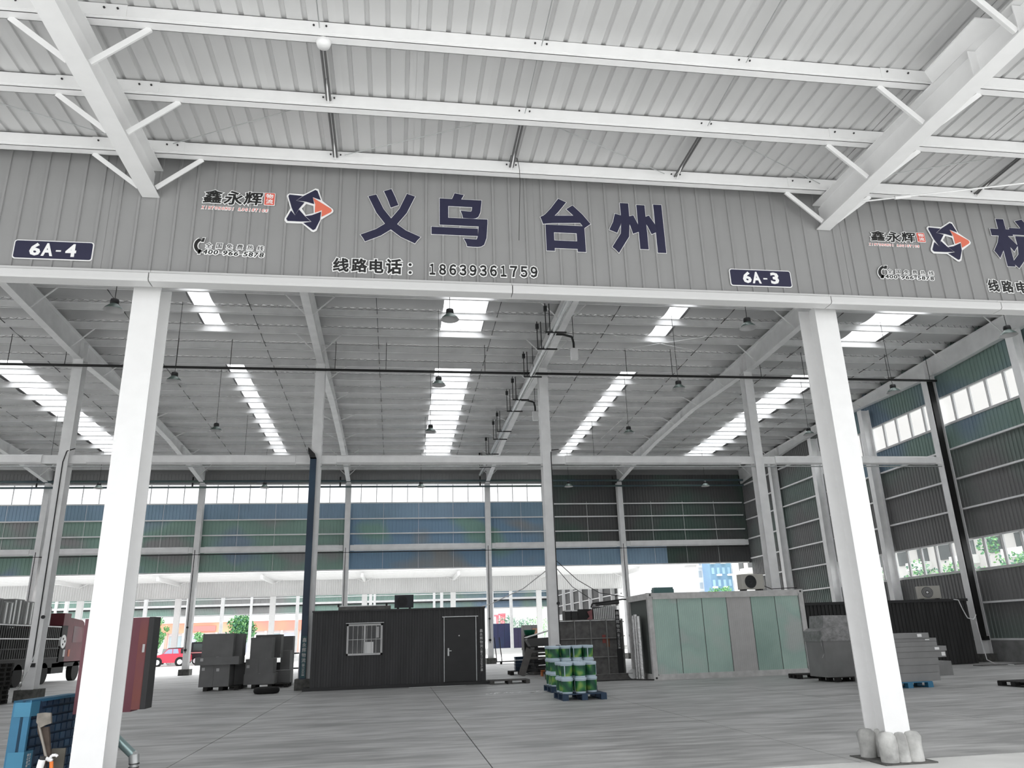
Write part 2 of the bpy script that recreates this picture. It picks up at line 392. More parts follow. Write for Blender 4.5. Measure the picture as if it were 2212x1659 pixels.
# struts between purlins
def rod(name, label, cat, p, q, r, m, group=None, n=8):
    p, q = Vector(p), Vector(q)
    o = MB().cyl((0, 0, 0), q-p, r, n).build(name, m, None, p); return tag(o, label, cat, group)
for k in (-1, 0, 1):
    for q, w_ in ((.25, 'left'), (.5, 'middle'), (.75, 'right')):
        Xs = X0+B*(k+q)
        for j, (ya, yb) in enumerate(((8.33, 7.27), (7.27, 6.21), (6.21, 4.86))):
            thick = (j == 0) or (q == .25 and j < 2)
            bay = ['left', 'middle', 'right'][k+1]
            nm = f'{"double tube strut" if thick else "thin tie rod"} between {ORD[j]} and {ORD[j+1]} canopy purlin, {w_} of {bay} bay'
            t = thing('purlin_strut', nm, 'strut', (Xs, ya, 7.2), group='canopy struts')
            if thick:
                for dx in (-.018, .018):
                    MB().cyl((dx, 0, 0), (dx*1.0+(.02 if q > .5 else 0), yb-ya+.1, .03), .013, 8).build('tube', mat('strut_grey', (.36, .36, .36), .5), t)
                MB().cyl((0, -.02, -.05), (0, -.32, .03), .009, 8).build('end_rod', WHITE, t)
            else:
                MB().cyl((0, -.03, -.02), (0, yb-ya+.1, .04), .006, 6).build('rod', GALV, t)
def wire(a, b, lab): rod('bracing_rod', lab, 'rod', a, b, .006, GALV, 'canopy bracing rods', 6)
wire((-.7, 8.28, 7.2), (1.3, 7.3, 7.2), 'thin bracing rod above the first large characters, rising to the right')
wire((1.45, 7.3, 7.2), (3.4, 8.28, 7.2), 'thin bracing rod above the third large character, falling to the right')
wire((-2.7, 8.25, 7.2), (-.85, 7.28, 7.2), 'thin bracing rod right of the left canopy rafter')
wire((-5.2, 7.3, 7.2), (-3.1, 8.28, 7.2), 'thin bracing rod left of the left canopy rafter')
wire((3.6, 7.3, 7.2), (5.6, 8.3, 7.2), 'thin bracing rod left of the right canopy rafter')
wire((5.85, 8.25, 7.2), (8.1, 7.3, 7.2), 'thin bracing rod right of the right canopy rafter')
t = thing('cross_brace', 'round white cross brace with a turnbuckle right of the right canopy rafter', 'brace', (5.87, 8.22, 6.86))
tb = Vector((8.6, -2.45, .19)); MB().cyl((0, 0, 0), tb, .011, 8).build('rod', WHITE, t)
MB().cyl(tb*.07, tb*.092, .026, 10).build('turnbuckle', WHITE, t)
o = MB().tube([(1.35, 8.28, 7.24), (1.36, 8.2, 7.28), (1.44, 8.2, 7.24), (1.47, 8.24, 7.1), (1.48, 8.3, 6.95), (1.49, 8.6, 6.3)], .004, 6).build('hanging_wire', BLACKP); tag(o, 'thin black wire hanging over the sign wall between the second and third character', 'wire')
o = MB().lathe([(0, 0), (.06, .0), (.075, .05), (.05, .09), (0, .1)], (0, 0, 0), 16).build('junction_cup', WHITE, None, (-.78, 6.27, 7.04)); tag(o, 'white round fitting under the third canopy purlin', 'fitting')
# canopy sheets
canopy = sroot('ceiling_canopy', (0, 0, 0))
cs = sheet_mesh('roof_sheet', RIBBED, .8, 6.7, 4, rw=.036, rd=-.022)
x = -.56 - .1 - .8*15
for i in range(36):
    o = link('roof_sheet', cs, canopy, (x, 8.75, 7.318-random.choice((0, .004)))); o.rotation_euler = (PI/2+.012, 0, 0); x += .8
struct(canopy)
cap = MB(); cap.box(-13, 16.5, 1.9, 8.9, 7.37, 7.40); cap.build('roof_deck', DARK, canopy)
# hall wall above the canopy
hw = MB(); hw.box(-60, 23.5, 8.9, 9.0, 7.3, 13.6); struct(hw.build('wall_above_canopy', SHEET))

# ------------------------------------------------------------------ the hall roof
def roof(y): return 12.82 - .034*(y-29)
PUR = []
y = 48.9
while y > 9.6: PUR.append(y); y -= 1.63
PUR.append(y)
ceil_ = sroot('ceiling', (0, 0, 0))
SKY = [(-24.3, -22.7), (-16.6, -15.0), (-7.15, -6.40), (1.55, 3.15), (9.85, 10.65), (18.1, 19.9)]
SKYY = [(11, 27.7), (31.2, 47.2)]
xe = [-60]
for a, b in SKY: xe += [a, b]
xe.append(23.5)
for i in range(len(PUR)-1):
    ya, yb = PUR[i+1], PUR[i]
    for j in range(len(xe)-1):
        a, b = xe[j], xe[j+1]
        issky = j % 2 == 1 and any(s0 <= (ya+yb)/2 <= s1 for s0, s1 in SKYY)
        if issky:
            hw_ = (b-a) > 1.2
            for (c, d) in (((a, (a+b)/2-.01), ((a+b)/2+.01, b)) if hw_ and b-a > 1 else ((a, b),)):
                mb = MB(); mb.add([(c, ya, roof(ya)), (d, ya, roof(ya)), (d, yb, roof(yb)), (c, yb, roof(yb))], [(0, 1, 2, 3)])
                mb.build('skylight_panel', SKYL, ceil_)
        else:
            mb = MB(); n = 10; vs = []
            for q in range(n+1):
                u = q/n; yy = ya+(yb-ya)*u; z = roof(yy) - .13*math.sin(PI*u)**.7
                vs += [(a, yy, z), (b, yy, z)]
            mb.add(vs, [(2*q, 2*q+1, 2*q+3, 2*q+2) for q in range(n)], True)
            o = mb.build('foil_strip', FOILS, ceil_); o.data.materials.append(FOIL)
            for q in (7, 8, 9): o.data.polygons[q].material_index = 1  # mesh band on the rising slope, whose brighter reflection is painted in
# outer deck over the foil, pieces between the skylight strips
for j in range(0, len(xe)-1):
    a, b = xe[j], xe[j+1]
    segs = [(8.9, 50.2)] if j % 2 == 0 else [(8.9, 11), (27.7, 31.2), (47.2, 50.2)]
    for y0, y1 in segs:
        mb = MB(); z0, z1 = roof(y0)+.05, roof(y1)+.05
        mb.prism([(y0, z0), (y1, z1), (y1, z1+.05), (y0, z0+.05)], 'x', a, b); mb.build('roof_deck', SHEET, ceil_)
# hall purlins (Z-sections)
for i, py in enumerate(PUR):
    z = roof(py)
    mb = MB(); a, b = -60, 23.3
    mb.box(a, b, 0, .006, -.25, 0); mb.box(a, b, -.0, .07, -.25, -.244); mb.box(a, b, -.07, 0, -.006, 0)
    o = mb.build('roof_purlin', GREYST, None, (0, py, z)); tag(o, f'long grey roof purlin of the hall, {ORD[i] if i < len(ORD) else "last"} from the far wall', 'purlin', 'hall roof purlins')
# rafters: tapered I-beams along each frame line
BOT = [(9.0, 12.3), (18, 12.25), (24, 11.98), (28.2, 11.82), (29.8, 11.82), (35, 11.98), (41, 11.75), (45, 11.42), (49.2, 10.98)]
def zb(y):
    for (a, za), (b, zb_) in zip(BOT, BOT[1:]):
        if a <= y <= b: return za+(zb_-za)*(y-a)/(b-a)
    return BOT[-1][1]
RL = {-3: 'leftmost', -2: 'second from the left', -1: 'third from the left, behind the left white column', 0: 'above the dark cabin', 1: 'beside the overhead pipe', 2: 'above the pale container', 3: 'along the right wall'}
for k in range(-4, 4):
    X = X0+B*k if k < 3 else 23.22
    t = thing('roof_rafter', f'grey tapered roof rafter {RL.get(k, "far out on the left")}', 'rafter', (X, 29, 11.85))
    def rl(mb, nm, m=GREYST): return mb.build(nm, m, t, (-X, -29, -11.85))
    ys = [9.0, 13.5, 18, 21, 24, 26, 28.2, 29.8, 32.4, 35, 38, 41, 43, 45, 47, 49.2]
    tops = [(yy, roof(yy)-.25) for yy in ys]; bots = [(yy, zb(yy)) for yy in ys]
    mb = MB(); nn = len(ys)
    vs = [(X-.006, yy, z) for yy, z in bots]+[(X-.006, yy, z) for yy, z in tops]+[(X+.006, yy, z) for yy, z in bots]+[(X+.006, yy, z) for yy, z in tops]
    mb.add(vs, [(i, i+1, nn+i+1, nn+i) for i in range(nn-1)]+[(2*nn+i, 3*nn+i, 3*nn+i+1, 2*nn+i+1) for i in range(nn-1)])
    rl(mb, 'web')
    mb = MB()
    for (a, za), (b, zb2) in zip(bots, bots[1:]): mb.prism([(a, za), (b, zb2), (b, zb2-.014), (a, za-.014)], 'x', X-.13, X+.13)
    rl(mb, 'bottom_flange')
    mb = MB(); mb.prism([(9, roof(9)-.25), (49.2, roof(49.2)-.25), (49.2, roof(49.2)-.236), (9, roof(9)-.236)], 'x', X-.13, X+.13); rl(mb, 'top_flange')
    for yy in (22.0, 28.78, 29.2, 36.5, 43.3):
        rl(MB().box(X-.12, X+.12, yy, yy+.012, zb(yy), roof(yy)-.25), 'stiffener')
    for i, py in enumerate(PUR):
        if py < 17 or i % 2 == 0: continue
        for s_ in ((-1, 1) if k < 3 else (-1,)):
            rl(MB().bar((X+s_*.11, py, zb(py)+.03), (X+s_*.85, py, roof(py)-.24), .035, .035), 'angle_brace')

# middle row columns
MC = {-3: 'grey hall column of the middle row far left', -2: 'grey hall column of the middle row beyond the left edge', -1: 'grey hall column with conduit in front of the red truck', 0: 'grey hall column behind the left end of the dark cabin', 1: 'grey hall column behind the pallets of green paint buckets', 2: 'grey hall column behind the right end of the pale container'}
for k in range(-4, 3):
    X = X0+B*k
    t = thing('hall_column', MC.get(k, 'grey hall column farthest out on the left'), 'column', (X, M-.2, 0))
    hcol('shaft', 0, 0, 0, 11.85, .36, .44, GREYST, parent=t)
    MB().prism([(-.33, -.16), (.33, -.16), (.33, .6), (-.33, .6)], 'z', 0, .36).build('concrete_base', DARKC, t)
    if k in (-1, 1, -3):
        MB().tube([(.16, -.015, 1.2), (.16, -.015, 8.3), (.2, .1, 8.42), (.5, .1, 8.45)] if k == 1 else [(.04, -.015, 1.2), (.02, -.015, 7.9), (.1, -.01, 8.3), (.32, .1, 8.42)], .018, 8).build('conduit', DARK, t)
        MB().box(.0, .14, -.06, 0, 1.05, 1.17).build('switch_box', DARK, t)
        MB().cyl((.16, -.05, 2.62), (.16, 0, 2.62), .06, 10).build('junction_box', DARK, t)
# dark blue downpipe boxed against the column behind the cabin
t = thing('downpipe_casing', 'dark navy downpipe casing on the column at the cabin left end', 'downpipe', (X0-.08, M-.33, 0))
MB().box(-.11, .11, -.02, .1, 0, 8.05).build('casing', mat('navy_casing', (.15, .19, .27), .5, col2=(.20, .30, .38), scale=.5), t)
MB().prism([(-.11, 8.0), (.11, 8.0), (.05, 8.2), (-.2, 8.45), (-.2, 8.3)], 'y', -.02, .02).build('spout', DARK, t)
t = thing('wall_downpipe', 'black downpipe beside the column on the right wall', 'downpipe', (23.0, M-.06, 0))
MB().box(-.11, .11, -.08, .06, .9, 11.6).build('pipe', BLACKP, t)
MB().box(-.12, .12, -.2, .06, .8, .95).build('outlet', BLACKP, t)

# tie beam between the middle columns, pipes, cable line
for k in range(-4, 3):
    a = X0+B*k; b = a+B if k < 2 else 23.25
    names = {-1: 'left of the dark cabin column', 0: 'above the dark cabin', 1: 'above the pale container', 2: 'ending at the right wall'}
    t = thing('tie_beam', f'grey horizontal tie beam between middle columns, {names.get(k, "farther left, bay "+ORD[-k-1])}', 'beam', (a, M, 8.04))
    m_ = MB(); m_.prism([(-.12, -.12), (-.05, -.17), (.05, -.17), (.12, -.12), (.12, .12), (.05, .17), (-.05, .17), (-.12, .12)], 'x', .75, b-a-.75); m_.build('tube', GREYST, t)
    for c in ((.45, b-a-.45)):
        MB().box(c-.3, c+.3, -.06, .06, -.15, .15).build('end_plate', GREYST, t)
o = MB().tube([(-60, M-.05, 7.78), (23, M-.05, 7.78)], .025, 8).build('cable_line', GALV); tag(o, 'thin pale cable line under the tie beam of the middle row', 'cable')
t = thing('fire_pipe', 'long black pipe hung across the hall in front of the middle columns', 'pipe', (0, 28.7, 11.53))
MB().cyl((-60, 0, 0), (23.2, 0, 0), .05, 10).build('pipe', BLACKP, t)
for k in range(-6, 24, 1):
    if k % 3 == 2: continue
    xx = -20+k*1.95
    if xx < 23: MB().cyl((xx, 0, 0), (xx, 0, 1.22), .012, 6).build('hanger', BLACKP, t)
# overhead twin pipe along the rafter with trapeze hangers
t = thing('overhead_pipe', 'pale twin pipe running into the hall beside the roof rafter', 'pipe', (5.2, 29, 11.38))
MB().cyl((0, -16, 0), (0, 19, 0), .07, 14).build('main_pipe', GALV, t)
MB().cyl((.15, -16, .04), (.15, 19, .04), .025, 8).build('side_pipe', GALV, t)
for yy in (-8.5, -5.2, -3.6, -.5, 2.6, 4.4, 8, 9.6, 13, 16.5):
    mb = MB(); mb.bar((-.28, yy, -.06), (.45, yy, -.06), .05, .05); mb.bar((-.26, yy, -.06), (-.26, yy, 1.0), .03); mb.bar((-.12, yy, -.06), (-.12, yy, 1.0), .03)
    mb.box(-.31, -.2, yy-.05, yy+.05, .72, .9); mb.build('hanger', DARK, t)
    MB().cyl((0, yy-.06, 0), (0, yy+.06, 0), .075, 12).build('coupling', DARK, t)
for yy, lab in ((-4.7, 'nearer'), (3.1, 'farther')):
    t = thing('branch_box', f'white box hanging from a dark branch of the overhead pipe, {lab} one', 'box', (6.0, 29+yy, 10.95))
    MB().box(-.12, .12, -.08, .08, -.42, -.02).build('body', WHITE, t)
    MB().tube([(-.9, 0, .5), (-.35, 0, .5), (-.05, 0, .42), (0, 0, .2), (0, 0, 0)], .04, 8).build('branch', BLACKP, t)
    MB().cyl((0, 0, .4), (0, 0, 1.45), .012, 6).build('hanger', BLACKP, t)

# high-bay lamps
LM = mat('lamp_aluminium', (.36, .42, .40), .4, metal=.2); LW = mat('lamp_pale_inner', (.75, .75, .75), .4)
lamp0 = None
bayn = {-2: 'far left bay', -1: 'bay left of the cabin', 0: 'bay above the cabin', 1: 'bay above the container', 2: 'bay by the right wall'}
for k in range(-2, 3):
    for j, ly in enumerate((19.7, 25.55, 31.95, 38.2, 44.5)):
        lx = X0+B*(k+.5) if k < 2 else 18.75
        lab = f'bell-shaped lamp on a long cable, {ORD[j]} from the front, {bayn[k]}'
        if lamp0 is None:
            lamp0 = thing('high_bay_lamp', lab, 'lamp', (lx, ly, 10.05), group='high-bay lamps')
            MB().lathe([(.245, -.12), (.22, -.07), (.16, -.01), (.115, .03), (.10, .05)], n=22).build('shade', LM, lamp0)
            MB().lathe([(0, .0), (.10, .0), (.15, -.025), (.215, -.09), (.235, -.12), (.258, -.125)], n=22).build('reflector', LW, lamp0)
            MB().lathe([(0, .05), (.105, .05), (.11, .12), (.10, .18), (.05, .20), (0, .20)], n=18).build('driver_housing', DARK, lamp0)
            cb = MB().cyl((0, 0, 0), (0, 0, 1), .009, 6).build('cable', BLACKP, lamp0, (0, 0, .2)); cb.scale.z = roof(ly)-10.33
        else:
            r_ = dup(lamp0, (lx, ly, 10.05), 0, lab)
            for ch in r_.children:
                if ch.name.startswith('cable'): ch.scale.z = roof(ly)-10.33
# thin sag rods along the roof between the purlins
for k in range(-2, 3):
    for q in (.25, .75):
        xx = X0+B*(k+q)
        o = MB().bar((0, 18, roof(18)-.12-29*0), (0, 48, roof(48)-.12), .02).build('sag_rod', DARK, None, (xx, 0, 0))
        tag(o, f'thin dark sag rod under the roof, {"left" if q < .5 else "right"} part of the {bayn[k]}', 'rod', 'roof sag rods')

# ------------------------------------------------------------------ far wall of the hall
FWY = 49.25
def ribwall(parent, mname, m, x0, x1, z0, z1, y, axis='x', w=.8, ribs=4, rd=.03, rw=.06, flip=False):
    n = max(1, round((x1-x0)/w)); ww = (x1-x0)/n
    me = sheet_mesh('wall_sheet', m, ww, z1-z0, ribs, rw=rw, rd=rd)
    for i in range(n):
        if axis == 'x': link('wall_sheet', me, parent, (x0+i*ww, y, z0))
        else:  # wall along y, ribs towards -x
            link('wall_sheet', me, parent, (y, x1-i*ww, z0), -PI/2)
wall_far = sroot('wall_back')
xs_ = [X0+B*k for k in range(-6, 4)]
BR = 9.4                                   # the window band ends here
ribwall(wall_far, 'u', FW_UP, -56, -1, 8.84, 9.80, FWY, w=2.2, ribs=11); ribwall(wall_far, 'u', FW_UP, -1, BR, 8.84, 9.80, FWY, w=2.08, ribs=10)
ribwall(wall_far, 'm', FW_LOW, -56, -3, 7.2, 8.84, FWY, w=2.2, ribs=11); ribwall(wall_far, 'm', FW_MID, -3, BR, 7.2, 8.84, FWY, w=2.07, ribs=10)
ribwall(wall_far, 'l', FW_LOW, -56, -3, 5.70, 7.2, FWY, w=2.2, ribs=11); ribwall(wall_far, 'l', FW_MID, -3, BR, 5.70, 7.2, FWY, w=2.07, ribs=10)
ribwall(wall_far, 'r', FW_SHADE, BR, 23.4, 7.2, 11.6, FWY, w=2.0, ribs=10); ribwall(wall_far, 'rl', FW_UP, BR, 17.6, 5.70, 7.2, FWY, w=2.0, ribs=10); ribwall(wall_far, 'rr', FW_SHADE, 17.6, 23.4, 5.70, 7.2, FWY, w=1.94, ribs=10)
ribwall(wall_far, 't', SHEET, -56, BR, 11.05, 11.7, FWY, w=4, ribs=20)
MB().box(-56, 23.4, FWY+.05, FWY+.08, 5.7, 9.8).build('outer_skin', SHEET, wall_far)
MB().box(-56, 23.4, FWY+.05, FWY+.08, 11.05, 12.2).build('outer_skin', SHEET, wall_far)
MB().box(BR, 23.4, FWY+.05, FWY+.08, 9.8, 11.1).build('outer_skin', SHEET, wall_far)
for z, a in ((5.70, -56), (7.89, -56), (8.82, -56), (9.66, BR)):
    for kk in range(-6, 3):
        xa = max(a, X0+B*kk+.18); xb = min(23.2, X0+B*(kk+1)-.18)
        if xb > xa+1: MB().box(xa, xb, FWY-.14, FWY-.04, z-.025, z+.045).build('girt', GREYST, wall_far)
for kk in range(-6, 3):
    for q in (.25, .5, .75):
        xx = X0+B*(kk+q); MB().cyl((xx, FWY-.08, 5.7), (xx, FWY-.08, 9.8), .012, 6).build('sag_rod', GREYST, wall_far)
for kk in range(-6, 3):
    a, b = X0+B*kk+.2, X0+B*(kk+1)-.2
    t = thing('tie_beam', f'grey tie beam on the far wall, bay {ORD[2-kk]} from the right wall', 'beam', (a, 48.85, 7.0))
    MB().prism([(-.06, -.19), (.06, -.19), (.12, -.1), (.12, .12), (.06, .19), (-.06, .19), (-.12, .12), (-.12, -.1)], 'x', .25, b-a-.25).build('tube', GREYST, t)
    for c in (.13, b-a-.13): MB().box(c-.12, c+.12, -.07, .07, -.17, .17).build('end_plate', GREYST, t)
o = MB().tube([(-56, 48.7, 6.72), (23, 48.7, 6.72)], .03, 6).build('cable_line', BLACKP); tag(o, 'thin dark cable line under the far wall tie beam', 'cable')
# window band: frame, mullions, panes
win = sroot('window_1', (0, FWY, 9.8))
MB().box(-56, BR, -.05, .05, 0, .07).build('window_sill', GREYST, win)
MB().box(-56, BR, -.05, .05, 1.2, 1.27).build('window_head', GREYST, win)
xx = BR; i = 0
mull = MB().box(-.022, .022, -.04, .04, .07, 1.2).mesh('mullion', GREYST); pane = MB().box(.022, .948, -.004, .004, .07, 1.2).mesh('pane', GLASS)
while xx > -56:
    link('mullion', mull, win, (xx, 0, 0)); link('pane', pane, win, (xx-.97, 0, 0)); xx -= .97
for z, r, lab in ((10.72, .06, 'dark blue fire pipe along the far wall in front of the window band'), (11.08, .07, 'upper dark green pipe along the far wall under the roof')):
    t = thing('fire_pipe', lab, 'pipe', (0, 48.45, z))
    MB().cyl((-56, 0, 0), (23.1, 0, 0), r, 10).build('pipe', mat('pipe_blue', (.22, .28, .36), .5, col2=(.33, .42, .38), scale=.2), t)
    for kk in range(-4, 4):
        MB().cyl((X0+B*kk-.5, 0, r), (X0+B*kk-.5, 0, .27), .05, 8).build('riser', BLACKP, t)
for k in range(-6, 3):
    X = X0+B*k
    labs = {-1: 'grey column of the far row left of the cardboard stacks', 0: 'grey column of the far row behind the cabin', 1: 'grey column of the far row at the right end of the cabin', 2: 'grey column of the far row behind the pale container', -2: 'grey column of the far row behind the truck'}
    t = thing('hall_column', labs.get(k, f'grey column of the far row out on the left, {ORD[-k-3]} beyond the truck'), 'column', (X, F-.35, 0))
    hcol('shaft', 0, 0, 0, 11.0, .32, .44, GREYST, parent=t)
    MB().prism([(-.3, -.15), (.3, -.15), (.3, .6), (-.3, .6)], 'z', 0, .33).build('concrete_base', DARKC, t)
    MB().tube([(-.05, -.015, 1.2), (-.05, -.015, 7.0)], .018, 6).build('conduit', DARK, t)
    MB().cyl((-.05, -.05, 2.6), (-.05, 0, 2.6), .06, 8).build('junction_box', DARK, t)
    MB().box(-.12, .02, -.06, 0, 1.3, 1.42).build('switch_box', DARK, t)

# ------------------------------------------------------------------ right wall
wall_r = sroot('wall_right')
ya_, yb_ = 8.9, 49.3
WE = 39.0                                   # the windows stop here
def rw(m, y0, y1, z0, z1, w=1.0, ribs=5): ribwall(wall_r, 's', m, y0, y1, z0, z1, XW, axis='y', w=w, ribs=ribs, rd=.03, rw=.07)
rw(RW_LOW, ya_, yb_, -.02, 3.45); rw(RW_LOW, ya_, WE, 4.78, 8.5); rw(RW_LOW, WE, yb_, 3.45, 8.5); rw(RW_UP, ya_, WE, 8.5, 9.55); rw(RW_LOW, WE, yb_, 8.5, 12.4); rw(RW_UP, ya_, WE, 10.82, 13.2)
for z0, z1, y0, y1 in ((-.02, 3.45, ya_, yb_), (4.78, 9.55, ya_, yb_), (10.82, 13.4, ya_, yb_), (3.45, 4.78, WE, yb_), (9.55, 10.82, WE, yb_)):
    MB().box(XW+.05, XW+.08, y0, y1, z0, z1).build('outer_skin', SHEET, wall_r)
FR = [29.0-5.02*k for k in range(4, 0, -1)]+[28.98, 33.95, 38.95, 43.95]
for z, z_lo in ((.82, 0), (2.22, 0), (5.96, 0), (7.22, 0), (8.49, 0), (3.5, WE), (4.75, WE), (9.6, WE), (10.8, WE)):
    for a, b in zip([9.0]+FR, FR+[49.2]):
        if a >= z_lo-.2: MB().box(XW-.15, XW-.035, a+.15, b-.15, z-.03, z+.04).build('girt', GREYST, wall_r)
for i, yy in enumerate(FR):
    lab = {28.98: 'grey wall column with the black downpipe on the right wall', 33.95: 'grey wall column on the right wall, first beyond the downpipe', 38.95: 'grey wall column on the right wall, second beyond the downpipe', 43.95: 'grey wall column on the right wall, third beyond the downpipe'}.get(yy, f'grey wall column on the right wall nearer than the downpipe, {ORD[i]} from the front')
    t = thing('wall_column', lab, 'column', (XW-.62, yy, 0))
    X = 0; zt = roof(yy)-.95
    mb = MB(); mb.box(0, .02, -.17, .17, 0, zt); mb.box(.42, .44, -.17, .17, 0, zt); mb.box(.02, .42, -.01, .01, 0, zt); mb.build('shaft', GREYST, t)
    MB().prism([(-.14, -.32), (.6, -.32), (.6, .32), (-.14, .32)], 'z', 0, .3).build('concrete_base', DARKC, t)
for wi, (z0, z1) in enumerate(((3.5, 4.75), (9.58, 10.8))):
    w_ = sroot(f'window_{wi+2}', (XW, 0, z0))
    MB().box(-.06, .05, ya_, WE, -.04, .05).build('window_sill', TRIM, w_); MB().box(-.06, .05, ya_, WE, z1-z0-.05, z1-z0+.02).build('window_head', TRIM, w_)
    ml = MB().box(-.04, .04, -.06, -.02, .05, z1-z0-.05).box(-.04, .04, .02, .06, .05, z1-z0-.05).mesh('mullion', TRIM)
    pn = MB().box(-.004, .004, .06, .92, .05, z1-z0-.05).mesh('pane', GLASS)
    yy = WE
    while yy > ya_: link('mullion', ml, w_, (0, yy, 0)); link('pane', pn, w_, (0, yy-.98, 0)); yy -= .98
# left end of the hall, far out of the frame
ribw = sroot('wall_left'); MB().box(-60.1, -60, 8.9, 49.3, 5.5, 13.6).build('end_sheet', SHEET, ribw)

# ------------------------------------------------------------------ the second hall across the yard
H2 = 80.0
h2f = sroot('wall_2_front'); W2 = panel_mat('bright_canopy_sheet', [(.80, .80, .80), (.84, .84, .84)], .3)
ribwall(h2f, 'f', W2, X0-B*6, 23.4, 6.04, 7.55, H2-.2, w=B/4, ribs=10, rd=.05, rw=.09)
MB().box(X0-B*6, 23.4, H2-.1, H2, 5.95, 7.6).build('outer_skin', W2, h2f)
MB().box(X0-B*6, 23.4, H2+.05, H2+.15, 7.5, 13).build('upper_skin', W2, h2f)
c2 = sroot('ceiling_2_canopy'); mb = MB(); mb.prism([(H2-7.4, 7.62), (H2, 7.72), (H2, 7.76), (H2-7.4, 7.66)], 'x', X0-B*6, 23.6)
TR2 = mat('pale_canopy_roof', (.93, .93, .93), .6); mb.build('roof_deck', TR2, c2)
for i in range(6):
    o = MB().box(X0-B*6, 23.6, 0, .07, 0, .18).build('canopy_purlin', WHITE, None, (0, H2-.6-i*1.2, 7.42)); tag(o, f'white purlin under the canopy of the hall across the yard, {ORD[i]} from its wall', 'purlin', 'far canopy purlins')
WH2 = WHITE
for k in range(-6, 4):
    X = X0+B*k; Xc = X if k < 3 else 23.2
    pos = ORD[3-k]
    t = thing('yard_column', f'bright white column of the hall across the yard, {pos} from its right end', 'column', (Xc, H2, 0), group='white columns across the yard')
    MB().box(-.25, .25, 0, .45, 0, 5.95).build('shaft', WH2, t)
    MB().box(-.4, .4, -.15, .6, 0, .35).build('concrete_base', CONC, t)
    t = thing('canopy_rafter', f'white canopy rafter of the hall across the yard, {pos} from its right end', 'rafter', (Xc, H2, 7.1), group='rafters across the yard')
    MB().box(-.1, .1, -7.3, -.1, 0, .32).build('beam', WHITE, t)
    for s_ in (-1, 1): MB().bar((s_*.1, -.7, .02), (s_*.95, -.7, .42), .1, .05).build('angle_brace', WHITE, t)
for row, (yy, nm) in enumerate(((100.0, 'middle row'), (119.6, 'far row'))):
    for k in range(-6, 3):
        t = thing('yard_column', f'grey {nm} column inside the hall across the yard, {ORD[2-k]} from its right wall', 'column', (X0+B*k, yy, 0), group='grey columns across the yard')
        MB().box(-.18, .18, 0, .45, 0, 11.5).build('shaft', GREYST, t)
wall2 = sroot('wall_2_back')
G2 = panel_mat('far_hall_green_sheet', [(.60, .70, .67), (.59, .71, .67), (.66, .66, .66)], .12); B2 = panel_mat('far_hall_blue_sheet', [(.53, .62, .68), (.57, .66, .62), (.51, .59, .67)], .12)
ribwall(wall2, 'a', G2, X0-B*6, 3, 5.75, 9.6, 120, w=B/2, ribs=20, rd=.04, rw=.1); ribwall(wall2, 'b', B2, 3, 23.3, 5.75, 9.6, 120, w=B/2, ribs=20, rd=.04, rw=.1)
MB().box(X0-B*6, 23.4, 120.1, 120.2, 5.7, 12).build('outer_skin', SHEET, wall2)
for z, h in ((5.75, .06), (6.95, .3), (7.9, .1), (8.9, .1)): MB().box(X0-B*6, 23.2, 119.7, 119.9, z, z+h).build('girt', GREYST, wall2)
MB().box(X0-B*6, 23.2, 119.65, 119.9, 6.75, 6.9).build('cable_line', DARK, wall2)
r2 = sroot('ceiling_2')
for k in range(-6, 3):
    a = X0+B*k
    MB().prism([(H2, 13), (120.4, 11.8), (120.4, 11.95), (H2, 13.15)], 'x', a, a+B*.62).build('roof_deck', SHEET, r2)
    MB().add([(a+B*.62, H2, 13.1), (a+B, H2, 13.1), (a+B, 120.4, 11.9), (a+B*.62, 120.4, 11.9)], [(0, 1, 2, 3)]).build('skylight_panel', SKYL, r2)  # added translucent strip, not seen, to brighten the second hall inside
wr2 = sroot('wall_2_right'); S2 = mat('far_hall_grey_sheet', (.42, .42, .42), .6, var=.05); S3 = mat('far_hall_white_sheet', (.90, .90, .90), .6)
ribwall(wr2, 'a', S2, H2, 120, 4.3, 12.2, 23.35, axis='y', w=4, ribs=16, rd=.05, rw=.1); ribwall(wr2, 'b', S3, H2, 120, 0, 4.3, 23.35, axis='y', w=4, ribs=16, rd=.06, rw=.12)
for z in (1.2, 2.6, 5.4, 6.9): MB().box(23.15, 23.27, H2, 120, z, z+.1).build('girt', WHITE, wr2)
for i in range(8):
    t = thing('wall_column', f'grey column on the right wall of the hall across the yard, {ORD[i]} from its front', 'column', (22.8, H2+5*i+2.5, 0), group='wall columns across the yard')
    MB().box(0, .38, -.16, .16, 0, 11.5).build('shaft', TRIM, t)

# ------------------------------------------------------------------ signs on the near wall
SY = FY-.019
FC = bpy.data.curves.new('glyph', 'FONT'); FC.resolution_u = 2
FO = bpy.data.objects.new('glyph', FC); C.objects.link(FO)
GC = {}
def glyph_mesh(ch, bold, shear=0.):
    """filled outline of a character thickened by 'bold' on every side (bevel ring keeps dense strokes clean)"""
    key = (ch, round(bold, 4), shear)
    if key in GC: return GC[key]
    FC.body = ch; FC.bevel_depth = bold; FC.bevel_resolution = 0; FC.shear = shear; FC.extrude = 0; FC.offset = 0
    FO.data = FC; FC.update_tag(); bpy.context.view_layer.update()
    me = bpy.data.meshes.new_from_object(FO.evaluated_get(bpy.context.evaluated_depsgraph_get()))
    vs = [(v.co.x, v.co.y, max(0., v.co.z)) for v in me.vertices]
    fs_ = [tuple(p.vertices) for p in me.polygons if sum(vs[i][2] for i in p.vertices) > 1e-6 or bold == 0]
    bpy.data.meshes.remove(me)
    GC[key] = (vs, fs_); return GC[key]
